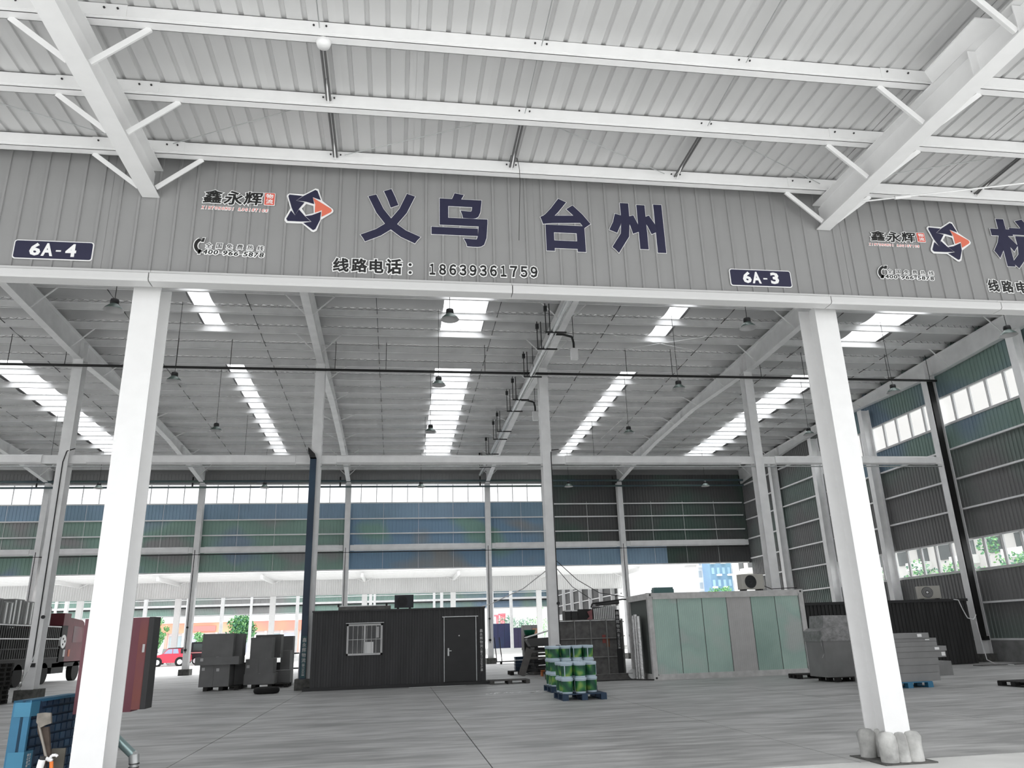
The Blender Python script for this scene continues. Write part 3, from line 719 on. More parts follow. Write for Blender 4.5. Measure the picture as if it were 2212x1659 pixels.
def place(name, vs, fs_, box0, box1, y, m, parent, thick=.004, loc=(0, 0, 0)):
    """map the 2D outline so that box0 (x0,x1,y0,y1) covers box1 (X0,X1,Z0,Z1) on the wall plane"""
    sx = (box1[1]-box1[0])/(box0[1]-box0[0]); sz = (box1[3]-box1[2])/(box0[3]-box0[2])
    pts = [(box1[0]+(v[0]-box0[0])*sx-loc[0], y-loc[1]-(v[2]*.02 if len(v) > 2 else 0), box1[2]+(v[1]-box0[2])*sz-loc[2]) for v in vs]
    me = bpy.data.meshes.new(name); me.from_pydata(pts, [], fs_); me.materials.append(m)
    bm = bmesh.new(); bm.from_mesh(me)
    bmesh.ops.delete(bm, geom=[v for v in bm.verts if not v.link_faces], context='VERTS')
    bm.to_mesh(me); bm.free()
    return link(name, me, parent)
def bb(vs): xs = [v[0] for v in vs]; ys = [v[1] for v in vs]; return (min(xs), max(xs), min(ys), max(ys))
def wallbox(px, y=SY):
    """pixel box l,r,t,b on the sign wall -> X0,X1,Z0,Z1"""
    l, r, t, b = px; cx, cz = (l+r)/2, (t+b)/2
    return (at(l, cz, Y=y).x, at(r, cz, Y=y).x, at(cx, b, Y=y).z, at(cx, t, Y=y).z)
def glyph(name, ch, box1, m, parent, bold=.02, out=None, om=WV, y=SY, shear=0., loc=(0, 0, 0), depth=0):
    vs, fs_ = glyph_mesh(ch, bold, shear); b0 = bb(vs)
    o = place(name, vs, fs_, b0, box1, y-depth, m, parent, loc=loc)
    if out:
        v2, f2 = glyph_mesh(ch, bold+out, shear)
        place('outline', v2, f2, b0, box1, y-depth+.003, om, parent, loc=loc)
    return o
def sign(name, label, cat, box, group=None):
    return thing(name, label, cat, ((box[0]+box[1])/2, SY, box[2]), group=group)
def rrect(x0, x1, z0, z1, r, n=5):
    p = []
    for cx, cz, a0 in ((x1-r, z0+r, -90), (x1-r, z1-r, 0), (x0+r, z1-r, 90), (x0+r, z0+r, 180)):
        for i in range(n+1):
            a = math.radians(a0+90*i/n); p.append((cx+r*math.cos(a), cz+r*math.sin(a)))
    return p
def S_(mb, name, m, t): return mb.build(name, m, t, tuple(-c for c in t.location))
BIG = [('义', (780, 909, 408, 524), 'large navy character 义, first of the four on the sign wall'), ('乌', (932, 1053, 418, 532), 'large navy character 乌, second of the four on the sign wall'),
       ('台', (1168, 1276, 430, 543), 'large navy character 台, third of the four on the sign wall'), ('州', (1316, 1434, 440, 548), 'large navy character 州, last of the four on the sign wall'),
       ('杭', (2144, 2262, 474, 580), 'large navy character 杭 at the right edge of the sign wall')]
for ch, px, lab in BIG:
    bx = wallbox(px); t = sign('wall_character', lab, 'sign letter', bx)
    glyph('character', ch, bx, NAVY, t, bold=.036, out=.008, loc=t.location)
def line(label, name, items, bold, out, group=None):
    b_ = [wallbox(i[1]) for i in items]; bx = (min(b[0] for b in b_), max(b[1] for b in b_), min(b[2] for b in b_), max(b[3] for b in b_))
    t = sign(name, label, 'sign', bx, group)
    for (ch, px, m), w in zip(items, b_): glyph('character', ch, w, m, t, bold=bold, out=out, loc=t.location)
    return t
items = [(c, p, BLK) for c, p in zip('线路电话', ((719, 754, 557, 587), (759, 794, 558, 588), (798, 829, 560, 590), (834, 868, 559, 592)))]
t = line('white-edged black phone line 线路电话 18639361759 under the large characters', 'phone_line', items, .034, .062)
for cx, cy in ((886, 572), (886, 589)):
    p = at(cx, cy, Y=SY); S_(MB().cyl((p.x, SY-.002, p.z), (p.x, SY+.003, p.z), .034, 14), 'outline', WV, t); S_(MB().cyl((p.x, SY-.006, p.z), (p.x, SY+.002, p.z), .019, 14), 'character', BLK, t)
for i, d in enumerate('18639361759'):
    x0 = 925.8+i*21.95; yy = 569.5+i*.62
    w = 12 if d == '1' else 15.5; c_ = x0+8.7
    glyph('character', chr(0xFF10+int(d)), wallbox((c_-w/2-.3, c_+w/2-.3, yy, yy+24)), BLK, t, bold=.036, out=.07, loc=t.location)
items = [(c, p, BLK) for c, p in zip('线路电', ((2134.5, 2158, 604, 630), (2164, 2189, 606, 632), (2196, 2222, 608, 634)))]
line('white-edged black phone line 线路电 cut by the right edge of the view', 'phone_line', items, .034, .062)
# logo text blocks and stars
def unit(px):  # star drawing unit box -> pixel box of the photo
    return px
STAR = {'TL': [(1312, 150), (1505, 160), (1415, 230), (1535, 250), (1462, 345), (1412, 435), (1355, 330), (1300, 175)],
        'TOP': [(1680, 65), (1712, 78), (1768, 208), (1650, 172), (1675, 268), (1560, 240), (1420, 230), (1515, 160)],
        'RIGHT': [(1652, 178), (1920, 322), (1934, 350), (1918, 372), (1790, 442), (1790, 350), (1690, 388), (1690, 270)],
        'BR': [(1780, 370), (1772, 485), (1712, 615), (1680, 632), (1535, 536), (1650, 516), (1560, 442), (1650, 425)],
        'BL': [(1352, 372), (1412, 438), (1462, 352), (1555, 445), (1638, 512), (1500, 520), (1312, 520), (1292, 492)]}
OUTL = [(1283, 150), (1310, 130), (1520, 135), (1680, 42), (1725, 50), (1790, 215), (1945, 322), (1957, 350), (1945, 376), (1785, 480), (1730, 635), (1690, 656), (1660, 650), (1520, 546), (1300, 547), (1267, 512), (1268, 480), (1340, 340), (1276, 170)]
HOLE = [(1560, 268), (1665, 292), (1676, 392), (1565, 422), (1502, 337)]
def ring_mesh(outer, hole):
    cu = bpy.data.curves.new('ring', 'CURVE'); cu.dimensions = '2D'; cu.fill_mode = 'BOTH'
    for pts in (outer, hole):
        sp = cu.splines.new('POLY'); sp.points.add(len(pts)-1); sp.use_cyclic_u = True
        for q, p in zip(sp.points, pts): q.co = (p[0]/1000, -p[1]/1000, 0, 1)
    o = bpy.data.objects.new('ring', cu); C.objects.link(o); bpy.context.view_layer.update()
    me = bpy.data.meshes.new_from_object(o.evaluated_get(bpy.context.evaluated_depsgraph_get()))
    r = ([(v.co.x, v.co.y) for v in me.vertices], [tuple(p.vertices) for p in me.polygons])
    bpy.data.objects.remove(o); bpy.data.meshes.remove(me); return r
RING = ring_mesh(OUTL, HOLE); RB = bb(RING[0])
def star(px, label):
    bx = wallbox(px); t = sign('star_emblem', label, 'emblem', bx)
    place('outline', RING[0], RING[1], RB, bx, SY, WV, t, loc=t.location)
    for k_, pts in STAR.items():
        vs = [(a/1000, -b/1000) for a, b in pts]
        if 0 < sum(vs[i][0]*vs[(i+1) % len(vs)][1]-vs[(i+1) % len(vs)][0]*vs[i][1] for i in range(len(vs))): vs = vs[::-1]
        o = place('arrowhead', vs, [tuple(range(len(vs)))], RB, bx, SY-.005, ORV if k_ == 'RIGHT' else NAVY, t, loc=t.location)
        if k_ == 'RIGHT': o['label'] = 'orange arrowhead'
star((616, 720.5, 406.5, 501), 'five-pointed emblem of navy arrowheads and one orange, left of the large characters')
star((2006.5, 2096.5, 479, 564.5), 'five-pointed emblem of navy arrowheads and one orange, near the right edge')
def logo(o_, s_, sl, label):
    """o_: top-left pixel, s_: scale, sl: slope; drawing unit = crop of the left sign (439,411)"""
    def q(l, r, t_, b_): 
        cx = (l+r)/2
        return (o_[0]+l*s_, o_[0]+r*s_, o_[1]+t_*s_+cx*sl, o_[1]+b_*s_+cx*sl)
    bx = wallbox(q(-4, 157, 0, 50)); t = sign('company_sign', label, 'sign', bx)
    for ch, r in (('鑫', (0, 43, 0, 28.5)), ('永', (44, 86, 0, 30)), ('辉', (87, 129, 0, 28.5))):
        glyph('character', ch, wallbox(q(*r)), BLK, t, bold=.026, out=.045, loc=t.location, shear=.12)
    b_ = wallbox(q(131.5, 155.5, 0, 27))
    S_(MB().prism(rrect(b_[0], b_[1], b_[2], b_[3], .012), 'y', SY-.001, SY+.004), 'seal_border', WV, t)
    S_(MB().prism(rrect(b_[0]+.008, b_[1]-.008, b_[2]+.008, b_[3]-.008, .008), 'y', SY-.006, SY), 'seal', REDV, t)
    zc_ = (b_[2]+b_[3])/2
    for ch, z0, z1 in (('物', zc_+.004, b_[3]-.018), ('流', b_[2]+.018, zc_-.004)):
        glyph('character', ch, (b_[0]+.022, b_[1]-.022, z0, z1), WV, t, bold=.02, loc=t.location, y=SY-.008)
    for i, ch in enumerate('XINYONGHUI LOGISTICS'):
        if ch == ' ': continue
        x0 = -4 + i*7.25; w = 2.2 if ch == 'I' else 5.4
        glyph('character', ch, wallbox(q(x0+3-w/2, x0+3+w/2, 35.5, 41.5)), REDV, t, bold=.03, out=.14, loc=t.location, shear=.2)
    return t
logo((439, 409), 1.0, .055, 'company sign 鑫永辉 with red 物流 seal, left of the left emblem')
logo((1880, 498), .76, .034, 'company sign 鑫永辉 with red 物流 seal, left of the right emblem')
def hotline(o_, s_, sl, label):
    def q(l, r, t_, b_):
        cx = (l+r)/2; return (o_[0]+l*s_, o_[0]+r*s_, o_[1]+t_*s_+cx*sl, o_[1]+b_*s_+cx*sl)
    t = sign('hotline_sign', label, 'sign', wallbox(q(0, 155, 0, 36)))
    # handset
    def arc(dr, yy, nm, m):
        pts_o, pts_i = [], []
        for i in range(11):
            a = math.radians(112+136*i/10); pts_o.append((19+ (17+dr)*math.cos(a)*1.05, 18-(17+dr)*math.sin(a))); pts_i.append((24+(15-dr)*math.cos(a)*1.05, 18-(12.5-dr)*math.sin(a)))
        poly = pts_o+pts_i[::-1]
        P3 = [at(o_[0]+a*s_, o_[1]+b*s_, Y=SY) for a, b in poly]
        S_(MB().prism([(p.x, p.z) for p in P3], 'y', yy, yy+.004), nm, m, t)
    arc(2.2, SY+.001, 'outline', WV); arc(0, SY-.005, 'handset', BLK)
    for (a, b, c_, d) in ((17, 1.5, 25, 9.5), (9, 27, 17, 35)):
        for gr, yy, m, nm in ((1.8, SY+.001, WV, 'outline'), (0, SY-.005, BLK, 'handset')):
            p0 = at(o_[0]+(a-gr)*s_, o_[1]+(d+gr)*s_, Y=SY); p1 = at(o_[0]+(c_+gr)*s_, o_[1]+(b-gr)*s_, Y=SY)
            w = (p1.x-p0.x)*.28
            S_(MB().prism([(p0.x, p0.z), (p1.x-w, p0.z), (p1.x, p1.z), (p0.x+w, p1.z)], 'y', yy, yy+.004), nm, m, t)
    for i, ch in enumerate('全国免费热线'):
        x0 = 26.5+i*22.2; glyph('character', ch, wallbox(q(x0, x0+13.5, 9, 20)), BLK, t, bold=.015, out=.12, loc=t.location, shear=.1)
    xs = 20.; 
    for ch in '400-966-5878':
        w = 7.6 if ch == '-' else 10.2
        g = q(xs, xs+w, 24, 34) if ch != '-' else q(xs+.6, xs+w-.6, 28.4, 29.8)
        glyph('character', ch, wallbox(g), BLK, t, bold=.025, out=.11 if ch != '-' else .1, loc=t.location, shear=.12); xs += w+1.35
hotline((418, 513), 1.0, .062, 'hotline sign 400-966-5878 with handset, below the left company sign')
hotline((1896, 573), .80, .037, 'hotline sign 400-966-5878 with handset, below the right company sign')
def plate(px, txt, label):
    b_ = wallbox(px); t = sign('bay_number_plate', label, 'sign', b_)
    S_(MB().prism(rrect(b_[0], b_[1], b_[2], b_[3], .035), 'y', SY-.003, SY+.004), 'border', WV, t)
    S_(MB().prism(rrect(b_[0]+.013, b_[1]-.013, b_[2]+.013, b_[3]-.013, .026), 'y', SY-.008, SY-.002), 'panel', NAVY, t)
    W_ = b_[1]-b_[0]; H_ = b_[3]-b_[2]
    for ch, a, b in zip(txt, (.205, .355, .50, .655) if True else 0, (.345, .50, .59, .79) if True else 0):
        if ch == '-': bx = (b_[0]+(.535)*W_, b_[0]+.60*W_, b_[2]+.42*H_, b_[2]+.50*H_)
        else: bx = (b_[0]+a*W_, b_[0]+b*W_, b_[2]+.17*H_, b_[2]+.85*H_)
        if ch in '43': bx = (b_[0]+.655*W_, b_[0]+.79*W_, bx[2], bx[3])
        glyph('character', ch, bx, WV, t, bold=.04, loc=t.location, y=SY-.011)
plate((28, 202, 520.5, 561.5), '6A-4', 'navy plate reading 6A-4 at the left of the sign wall')
plate((1576.5, 1709, 583, 619.5), '6A-3', 'navy plate reading 6A-3 left of the right white column')
bpy.data.objects.remove(FO)

# ------------------------------------------------------------------ dark cabin
def L(mb, nm, m, t): return mb.build(nm, m, t)
t = thing('site_cabin', 'dark sheet-clad cabin with a barred window and a black door', 'cabin', (-2.74, 28.0, 0))
W_, D_, H_ = 5.83, 2.35, 2.53
me = sheet_mesh('wall_sheet', CAB, W_/8, H_-.12, 4, rw=.08, rd=.018)
for i in range(8): link('wall_sheet', me, t, (i*W_/8, 0, .1))
L(MB().box(0, W_, .02, D_, .1, H_-.02), 'body', CAB, t)
L(MB().box(-.05, W_+.05, -.05, D_+.05, H_-.03, H_+.02), 'roof', CAB, t)
L(MB().box(-.25, W_+.12, -.14, D_+.1, 0, .1), 'base_frame', DARK, t)
L(MB().box(-.03, .05, -.03, .03, .1, H_), 'corner_post', CAB, t); L(MB().box(W_-.05, W_+.03, -.03, .03, .1, H_), 'corner_post', CAB, t)
dx0, dx1 = 4.45, 5.52
d = L(MB().box(dx0, dx1, -.045, -.005, .12, 2.2), 'door', CABD, t)
for zz, hh in ((.45, .3), (.95, .12), (1.0, .0), (1.55, .4)):
    if hh: L(MB().box(dx0+.3, dx1-.28, -.055, -.04, zz-hh/2+.12, zz-hh/2+.135).box(dx0+.3, dx1-.28, -.055, -.04, zz+hh/2+.12, zz+hh/2+.135), 'door_moulding', CABD, t)
o = L(MB().box(dx0-.03, dx0-.008, -.06, 0, .12, 2.22).box(dx1+.008, dx1+.03, -.06, 0, .12, 2.22).box(dx0-.08, dx1+.1, -.08, 0, 2.22, 2.245), 'door_frame', GALV, t)
L(MB().box(dx0+.1, dx0+.15, -.075, -.045, .95, 1.2).box(dx0+.1, dx0+.23, -.1, -.075, 1.1, 1.125), 'door_handle', GALV, t)
L(MB().cyl((dx0+.5, -.05, 1.6), (dx0+.5, -.035, 1.6), .022, 12), 'peephole', WV, t)
wx0, wx1, wz0, wz1 = 1.13, 2.33, 1.07, 2.08
w = L(MB().box(wx0, wx1, -.06, 0, wz0, wz0+.06).box(wx0, wx1, -.06, 0, wz1-.06, wz1).box(wx0, wx0+.06, -.06, 0, wz0, wz1).box(wx1-.06, wx1, -.06, 0, wz0, wz1).box((wx0+wx1)/2-.03, (wx0+wx1)/2+.03, -.05, 0, wz0, wz1), 'window_frame', TRIM, t)
L(MB().box(wx0+.05, wx1-.05, -.024, -.018, wz0+.05, wz1-.05), 'window_glass', mat('dark_glass', (.12, .13, .14), .08), w)
L(MB().box(wx0-.04, wx1+.04, -.1, 0, wz1+.02, wz1+.04), 'window_hood', GALV, w)
bar = MB().cyl((0, -.09, wz0+.03), (0, -.09, wz1-.03), .008, 6).mesh('window_bar', TRIM)
for i in range(8): link('window_bar', bar, w, (wx0+.06+i*(wx1-wx0-.12)/7, 0, 0))
L(MB().cyl((wx0, -.09, (wz0+wz1)/2), (wx1, -.09, (wz0+wz1)/2), .01, 6), 'cross_bar', TRIM, w)
L(MB().box(wx0+.62, wx0+.9, -.035, -.028, wz0+.06, wz0+.42), 'paper_notice', WV, w)
L(MB().box(wx0+.99, wx0+1.08, -.035, -.028, wz0+.55, wz1-.1), 'paper_strip', LBL, w)
o = MB().box(0, 1.9, 0, .1, 0, .015).build('metal_strip', GALV, None, (.5, 27.55, 0)); tag(o, 'thin pale metal strip lying in front of the dark cabin', 'strip')
# things on the cabin roof
t = thing('metal_trough', 'long grey metal trough lying on the dark cabin roof', 'trough', (-1.95, 28.4, 2.55))
L(MB().box(0, 1.8, 0, .25, 0, .13), 'body', mat('aged_metal', (.42, .42, .41), .6, var=.3, scale=6), t); L(MB().box(-.05, 1.75, -.03, .28, .13, .16), 'lid', GREYST, t)
for xx in (0, 1.65): L(MB().cyl((xx, -.02, .13), (xx, -.02, .22), .035, 8), 'valve', DARK, t)
def ac_unit(label, loc, rz, body, grill, face=DARK, w=.78, h=.52, d=.3, open_=False):
    t = thing('air_conditioner_unit', label, 'air conditioner', loc, rz)
    L(MB().box(0, w, 0, d, .05, h), 'housing', body, t)
    cx, cz, r = w*.40, h*.54, h*.40
    L(MB().cyl((cx, -.012, cz), (cx, .002, cz), r, 28), 'fan_opening', face, t)
    g = MB()
    for q in range(3, 7):
        rr = r*q/7.; pts = [(cx+rr*math.cos(a), -.02, cz+rr*math.sin(a)) for a in [2*PI*i/20 for i in range(21)]]
        g.tube(pts, .003, 4)
    L(g, 'fan_guard', grill, t); L(MB().cyl((cx, -.025, cz), (cx, -.012, cz), r*.2, 12), 'fan_hub', grill, t)
    for xx in (.08, w-.16): L(MB().box(xx, xx+.08, -.02, d+.02, 0, .05), 'foot', DARK, t)
    return t
ac_unit('dark box-shaped air conditioner unit on the dark cabin roof', (-.02, 28.35, 2.55), 0, mat('dark_unit', (.15, .16, .19), .5), DARK, mat('dark_unit_face', (.11, .11, .13), .5), .66, .48)

# ------------------------------------------------------------------ pale container
t = thing('pale_container', 'pale grey container with greenish side panels and white frame', 'container', (8.42, 25.92, 0))
CW, CD, CH = 5.62, 2.44, 2.76
FRM = mat('container_frame', (.80, .795, .79), .5, var=.12, scale=5, bump=.15)
for xx in (0, CW-.16):
    for yy in (0, CD-.16): L(MB().box(xx, xx+.16, yy, yy+.16, .13, CH-.13), 'corner_post', FRM, t)
for xx in (0, CW-.18):
    for yy in (0, CD-.18):
        for zz in (0, CH-.13):
            o = L(MB().box(xx-.01, xx+.19, yy-.01, yy+.19, zz, zz+.14), 'corner_casting', FRM, t); 
            if yy == 0: L(MB().cyl((xx+.09, -.014, zz+.07), (xx+.09, -.008, zz+.07), .035, 10), 'casting_hole', BLACKP, o)
for zz, hh in ((.0, .18), (CH-.2, .2)):
    L(MB().box(.18, CW-.18, 0, .1, zz, zz+hh), 'side_rail', FRM, t); L(MB().box(.18, CW-.18, CD-.1, CD, zz, zz+hh), 'side_rail', FRM, t)
    L(MB().box(0, .1, .18, CD-.18, zz, zz+hh), 'end_rail', FRM, t); L(MB().box(CW-.1, CW, .18, CD-.18, zz, zz+hh), 'end_rail', FRM, t)
CG = panel_mat('container_green_panel', [(.75, .82, .79), (.72, .82, .78), (.69, .79, .755), (.76, .79, .775)], .7)
CN = mat('container_grey_panel', (.76, .755, .75), .55, var=.05)
pw = (CW-.32)/6
cols = [CG, CG, CG, CN, panel_mat('container_deep_green_panel', [(.60, .71, .67), (.68, .78, .74)], .8), CG]
for i in range(6):
    me = sheet_mesh('side_panel', cols[i], pw-.022, CH-.38, 12, rw=.03, rd=.006)
    link('side_panel', me, t, (.16+i*pw+.006, .055, .18))
L(MB().box(.08, CW-.08, .075, CD-.06, .1, CH-.06), 'core', mat('container_seam_dark', (.40, .42, .41), .8), t)
L(MB().box(.14, CW-.14, .1, CD-.1, CH-.06, CH-.02), 'roof', FRM, t)
# left end: barred window and a roll of bright pipes
w = L(MB().box(-.02, .08, 1.15, 1.85, .95, 2.05), 'window', DARK, t)
for i in range(7): L(MB().cyl((-.04, 1.17+i*.11, .95), (-.04, 1.17+i*.11, 2.05), .014, 6), 'window_bar', GALV, w)
t = thing('foil_roll', 'tall shiny foil-wrapped roll standing at the pale container left end', 'roll', (8.22, 26.75, 0))
for i, (dx, dy) in enumerate(((0, 0), (-.02, .2), (.03, -.18))): L(MB().cyl((dx, dy, 0), (dx, dy, 2.1-.03*i), .09, 14), 'roll', mat('bright_foil', (.80, .80, .80), .22, metal=.8, bump=.6, bscale=25), t)
ac_unit('pale air conditioner unit with black fan on the pale container roof', (12.0, 26.25, 2.78), .12, mat('pale_unit', (.72, .71, .68), .5), DARK, mat('unit_fan', (.14, .16, .16), .4), .88, .56)
o = MB().box(0, .72, 0, .3, 0, .14).box(.02, .7, .02, .28, .14, .2).build('roof_box', mat('teal_box', (.30, .44, .44), .5), None, (8.9, 26.6, 2.78)); tag(o, 'low teal box on the left of the pale container roof', 'box')
o = MB().tube([(12.9, 26.5, 2.95), (13.2, 26.5, 2.83), (13.6, 26.5, 2.84), (14.2, 26.6, 2.86)], .015, 6).build('roof_hose', DARK); tag(o, 'dark hose running right from the pale container roof unit', 'hose')

# ------------------------------------------------------------------ steel hoarding box with clutter, between column and container
a = at(1205, 1341, Y=29.7); b = at(1338, 1341, Y=30.0)
SW = b.x-a.x; SH = 2.03
t = thing('steel_panel_box', 'dark steel box of framed panels left of the pale container', 'steel box', (a.x, 29.7, 0))
RUST = mat('dark_rusty_steel', (.43, .425, .42), .8, var=.25, scale=5, bump=.3)
L(MB().box(.02, SW, .06, 1.6, 0, SH-.04), 'body', RUST, t)
for i in range(4):
    for j in range(3):
        L(MB().box(.04+i*SW/4, (i+1)*SW/4-.01, .03, .06, .04+j*(SH-.06)/3, (j+1)*(SH-.06)/3), 'panel', RUST, t)
for i in range(5): L(MB().box(i*SW/4-.01, i*SW/4+.03, -.03, .05, 0, SH), 'upright', mat('worn_steel_edge', (.56, .56, .55), .6, var=.2), t)
for j in range(4): L(MB().box(0, SW+.03, -.02, .04, j*(SH-.03)/3, j*(SH-.03)/3+.035), 'cross_rail', MATS['worn_steel_edge'], t)
for (u, z, c, nm) in ((2.72, .62, (.60, .33, .31), 'red'), (2.95, .48, (.55, .38, .28), 'orange')):
    u = u*SW/4; L(MB().box(u, u+.13, .018, .029, z+.55, z+.85), 'faded_sticker', mat('sticker_'+nm, c, .8), t)
Yt = 30.1
def toprow(px, py0, Y=Yt): p = at(px, py0, Y=Y); return p
p0, p1 = toprow(1220, 1319), toprow(1249, 1339)
t = thing('wire_crate', 'dark slatted crate pair on the steel box, leftmost', 'crate', (p0.x, Yt, SH))
for i in range(2):
    wv = (p1.x-p0.x)/2
    L(MB().box(i*wv, (i+1)*wv-.02, 0, .5, 0, .36), 'crate_body', mat('dark_crate', (.25, .25, .25), .7), t); L(MB().box(i*wv, (i+1)*wv-.02, -.02, .02, .33, .38), 'crate_rim', GREYST, t)
p0, p1 = toprow(1249.5, 1319), toprow(1280, 1339)
t = thing('black_crate', 'black crate with a faded pink cloth on the steel box', 'crate', (p0.x, Yt, SH))
wv = p1.x-p0.x
L(MB().box(0, wv, .05, .5, 0, .4), 'crate_body', BLACKP, t)
L(MB().prism([(.3, .0), (wv, .0), (wv, .36), (.55, .38), (.34, .3), (.42, .12)], 'y', -.02, .04), 'cloth', mat('pink_cloth', (.62, .42, .43), .9, var=.2), t)
p0, p1 = toprow(1281, 1310), toprow(1334, 1339)
t = thing('white_grille', 'white slatted grille panel on the steel box beside the container', 'grille', (p0.x, Yt, SH))
wv = p1.x-p0.x
L(MB().box(0, wv, .03, .2, .02, .48), 'back', mat('grille_back', (.38, .38, .38), .7), t)
for i in range(13): L(MB().box(i*wv/13+.012, (i+1)*wv/13-.02, -.01, .03, 0, .40+.012*i), 'slat', GREYST, t)
o = MB().tube([(0, 0, 0), (.05, 0, .14), (.6, 0, .2), (1.3, .1, .28), (1.7, .1, .25)], .03, 6).build('bent_pipe', DARK, None, (p0.x-.1, Yt-.1, SH+.45)); tag(o, 'bent dark pipe lying over the white slatted grille', 'pipe')
o = MB().tube([(0, 0, 0), (.95, .1, .06)], .075, 12).build('rolled_tarp', mat('dark_tarp', (.36, .36, .36), .8, bump=.6), None, (p1.x-.8, Yt+.12, SH+.58)); tag(o, 'rolled dark tarp on top of the white slatted grille', 'roll')
# vertical banners with the company name
def banner(label, loc, w, h, board, ink, upto=5):
    t = thing('vertical_banner', label, 'sign', loc)
    L(MB().box(-w/2, w/2, 0, .02, 0, h), 'board', board, t)
    z = h-.05; cw = w*.8
    for ch in '鑫永辉物流':
        vs, fs_ = glyph_cache[ch]; place('character', vs, fs_, bb(vs), (-cw/2, cw/2, z-cw*1.05, z), -.006, ink, t); z -= cw*1.22
    n_ = 'XINYONGHUI'; step = (z-.06)/len(n_)
    for ch in n_:
        vs, fs_ = glyph_cache[ch]; v2 = [(v_[1], -v_[0], v_[2]) for v_ in vs]
        place('character', v2, fs_, bb(v2), (-cw*.32, cw*.32, z-step*.85, z), -.006, ink, t); z -= step
FO = bpy.data.objects.new('glyph', FC); C.objects.link(FO)
glyph_cache = {ch: glyph_mesh(ch, .02) for ch in '鑫永辉物流XINYONGHUI'}
bpy.data.objects.remove(FO)
NV = MATS['navy_casing']
banner('narrow vertical banner on the navy downpipe casing left of the cabin', (X0-.06, M-.37, .4), .17, 1.35, mat('teal_banner', (.22, .36, .38), .6), LBL)
banner('narrow vertical banner on the right corner of the dark cabin', (2.98, 27.94, .35), .13, 1.5, CAB, LBL)
p0 = at(1341, 1400, Y=29.2)
banner('narrow vertical banner between the steel box and the pale container', (p0.x-.05, 29.2, .9), .16, 1.45, DARK, LBL)
o = MB().box(-.1, .1, 0, .06, 0, .95).build('dark_post', DARK, None, (p0.x-.02, 29.25, 0)); tag(o, 'dark post between the steel box and the pale container', 'post')

# ------------------------------------------------------------------ pallets
def pallet(name, label, loc, rz, w, d, m, h=.14, group=None, cat='pallet', deck=7):
    t = thing(name, label, cat, loc, rz, group)
    for i in range(deck):
        a = d*i/deck; L(MB().box(0, w, a+.012, a+d/deck-.012, h-.022, h), 'deck_board', m, t)
    for i in range(3):
        for j in range(3):
            L(MB().box(i*(w-.14)/2, i*(w-.14)/2+.14, j*(d-.14)/2, j*(d-.14)/2+.14, .02, h-.022), 'block', m, t)
    for i in range(3): L(MB().box(i*(w-.14)/2, i*(w-.14)/2+.14, 0, d, 0, .02), 'skid', m, t)
    return t
pallet('plastic_pallet', 'blue plastic pallet under the near green buckets', (4.02, 19.45, 0), .0, 1.08, 1.15, BPLD, .15)
pallet('plastic_pallet', 'blue plastic pallet under the farther green buckets', (4.30, 22.35, 0), .0, 1.3, 1.15, BPLD, .15)
pallet('wooden_pallet', 'dark flat wooden pallet at the pale container right corner', (12.25, 23.6, 0), -.1, 1.35, .8, WOODD, .13)
pallet('wooden_pallet', 'dark wooden pallet on the floor right of the dark cabin', (3.2, 27.4, 0), 0, 1.35, .9, mat('grey_pallet_wood', (.34, .335, .33), .9, var=.3, scale=9, bump=.4), .12)
pallet('wooden_pallet', 'dark wooden pallet cut by the right edge of the view', (14.6, 17.2, 0), 0, 1.2, 1.0, WOODD, .12)
for i in range(9):
    pallet('wooden_pallet', f'dark wooden pallet in the stack at the left edge, {ORD[i]} from the floor', (-13.3+random.uniform(-.04, .04), 27.2, .135*i), random.uniform(-.03, .03), 1.25, 1.0, WOODD, .13, 'pallet stack at the left edge')
# green paint buckets
LABM = bpy.data.materials.new('green_bucket_label'); LABM.use_nodes = True; nt = LABM.node_tree; b_ = nt.nodes['Principled BSDF']; b_.inputs['Roughness'].default_value = .4
tc = nt.nodes.new('ShaderNodeTexCoord'); sx = nt.nodes.new('ShaderNodeSeparateXYZ'); nt.links.new(tc.outputs['Object'], sx.inputs[0])
ns = nt.nodes.new('ShaderNodeTexNoise'); ns.inputs['Scale'].default_value = 5; ns.inputs['Detail'].default_value = 0; nt.links.new(tc.outputs['Object'], ns.inputs['Vector'])
rp = nt.nodes.new('ShaderNodeValToRGB'); nt.links.new(ns.outputs[0], rp.inputs[0]); e = rp.color_ramp.elements
e[0].position = .35; e[0].color = lin((.10, .32, .24)); e[1].position = .72; e[1].color = lin((.62, .74, .36)); q_ = rp.color_ramp.elements.new(.52); q_.color = lin((.22, .50, .28))
nt.links.new(rp.outputs[0], b_.inputs['Base Color'])
BKT = mat('bucket_white_plastic', (.78, .85, .90), .4)
bk0 = thing('paint_bucket', 'x', 'bucket', (0, 0, 0), 0, 'green paint buckets')
MB().lathe([(0, 0), (.125, 0), (.128, .02), (.142, .3), (.142, .34)], n=20).build('body', BKT, bk0)
MB().lathe([(.1305, .045), (.1435, .285)], n=20).build('label', LABM, bk0)
MB().lathe([(.146, .30), (.152, .305), (.152, .335), (.148, .36), (.135, .362), (.13, .352), (0, .352)], n=20).build('lid', BKT, bk0)
g = MB(); g.box(-.012, .012, -.1455, -.14, .05, .29); g.build('label_seam', BKT, bk0)
tx = MB()
for i in range(6): tx.box(.03+i*.014, .04+i*.014, -.148, -.12, .17, .18)
first = True
def bucket(x, y, z, rz, label):
    global first
    if first:
        bk0.location = (x, y, z); bk0.rotation_euler = (0, 0, rz); bk0['label'] = label; first = False
    else: dup(bk0, (x, y, z), rz, label)
cn = ['left', 'middle', 'right']; tn = ['bottom', 'second', 'top']
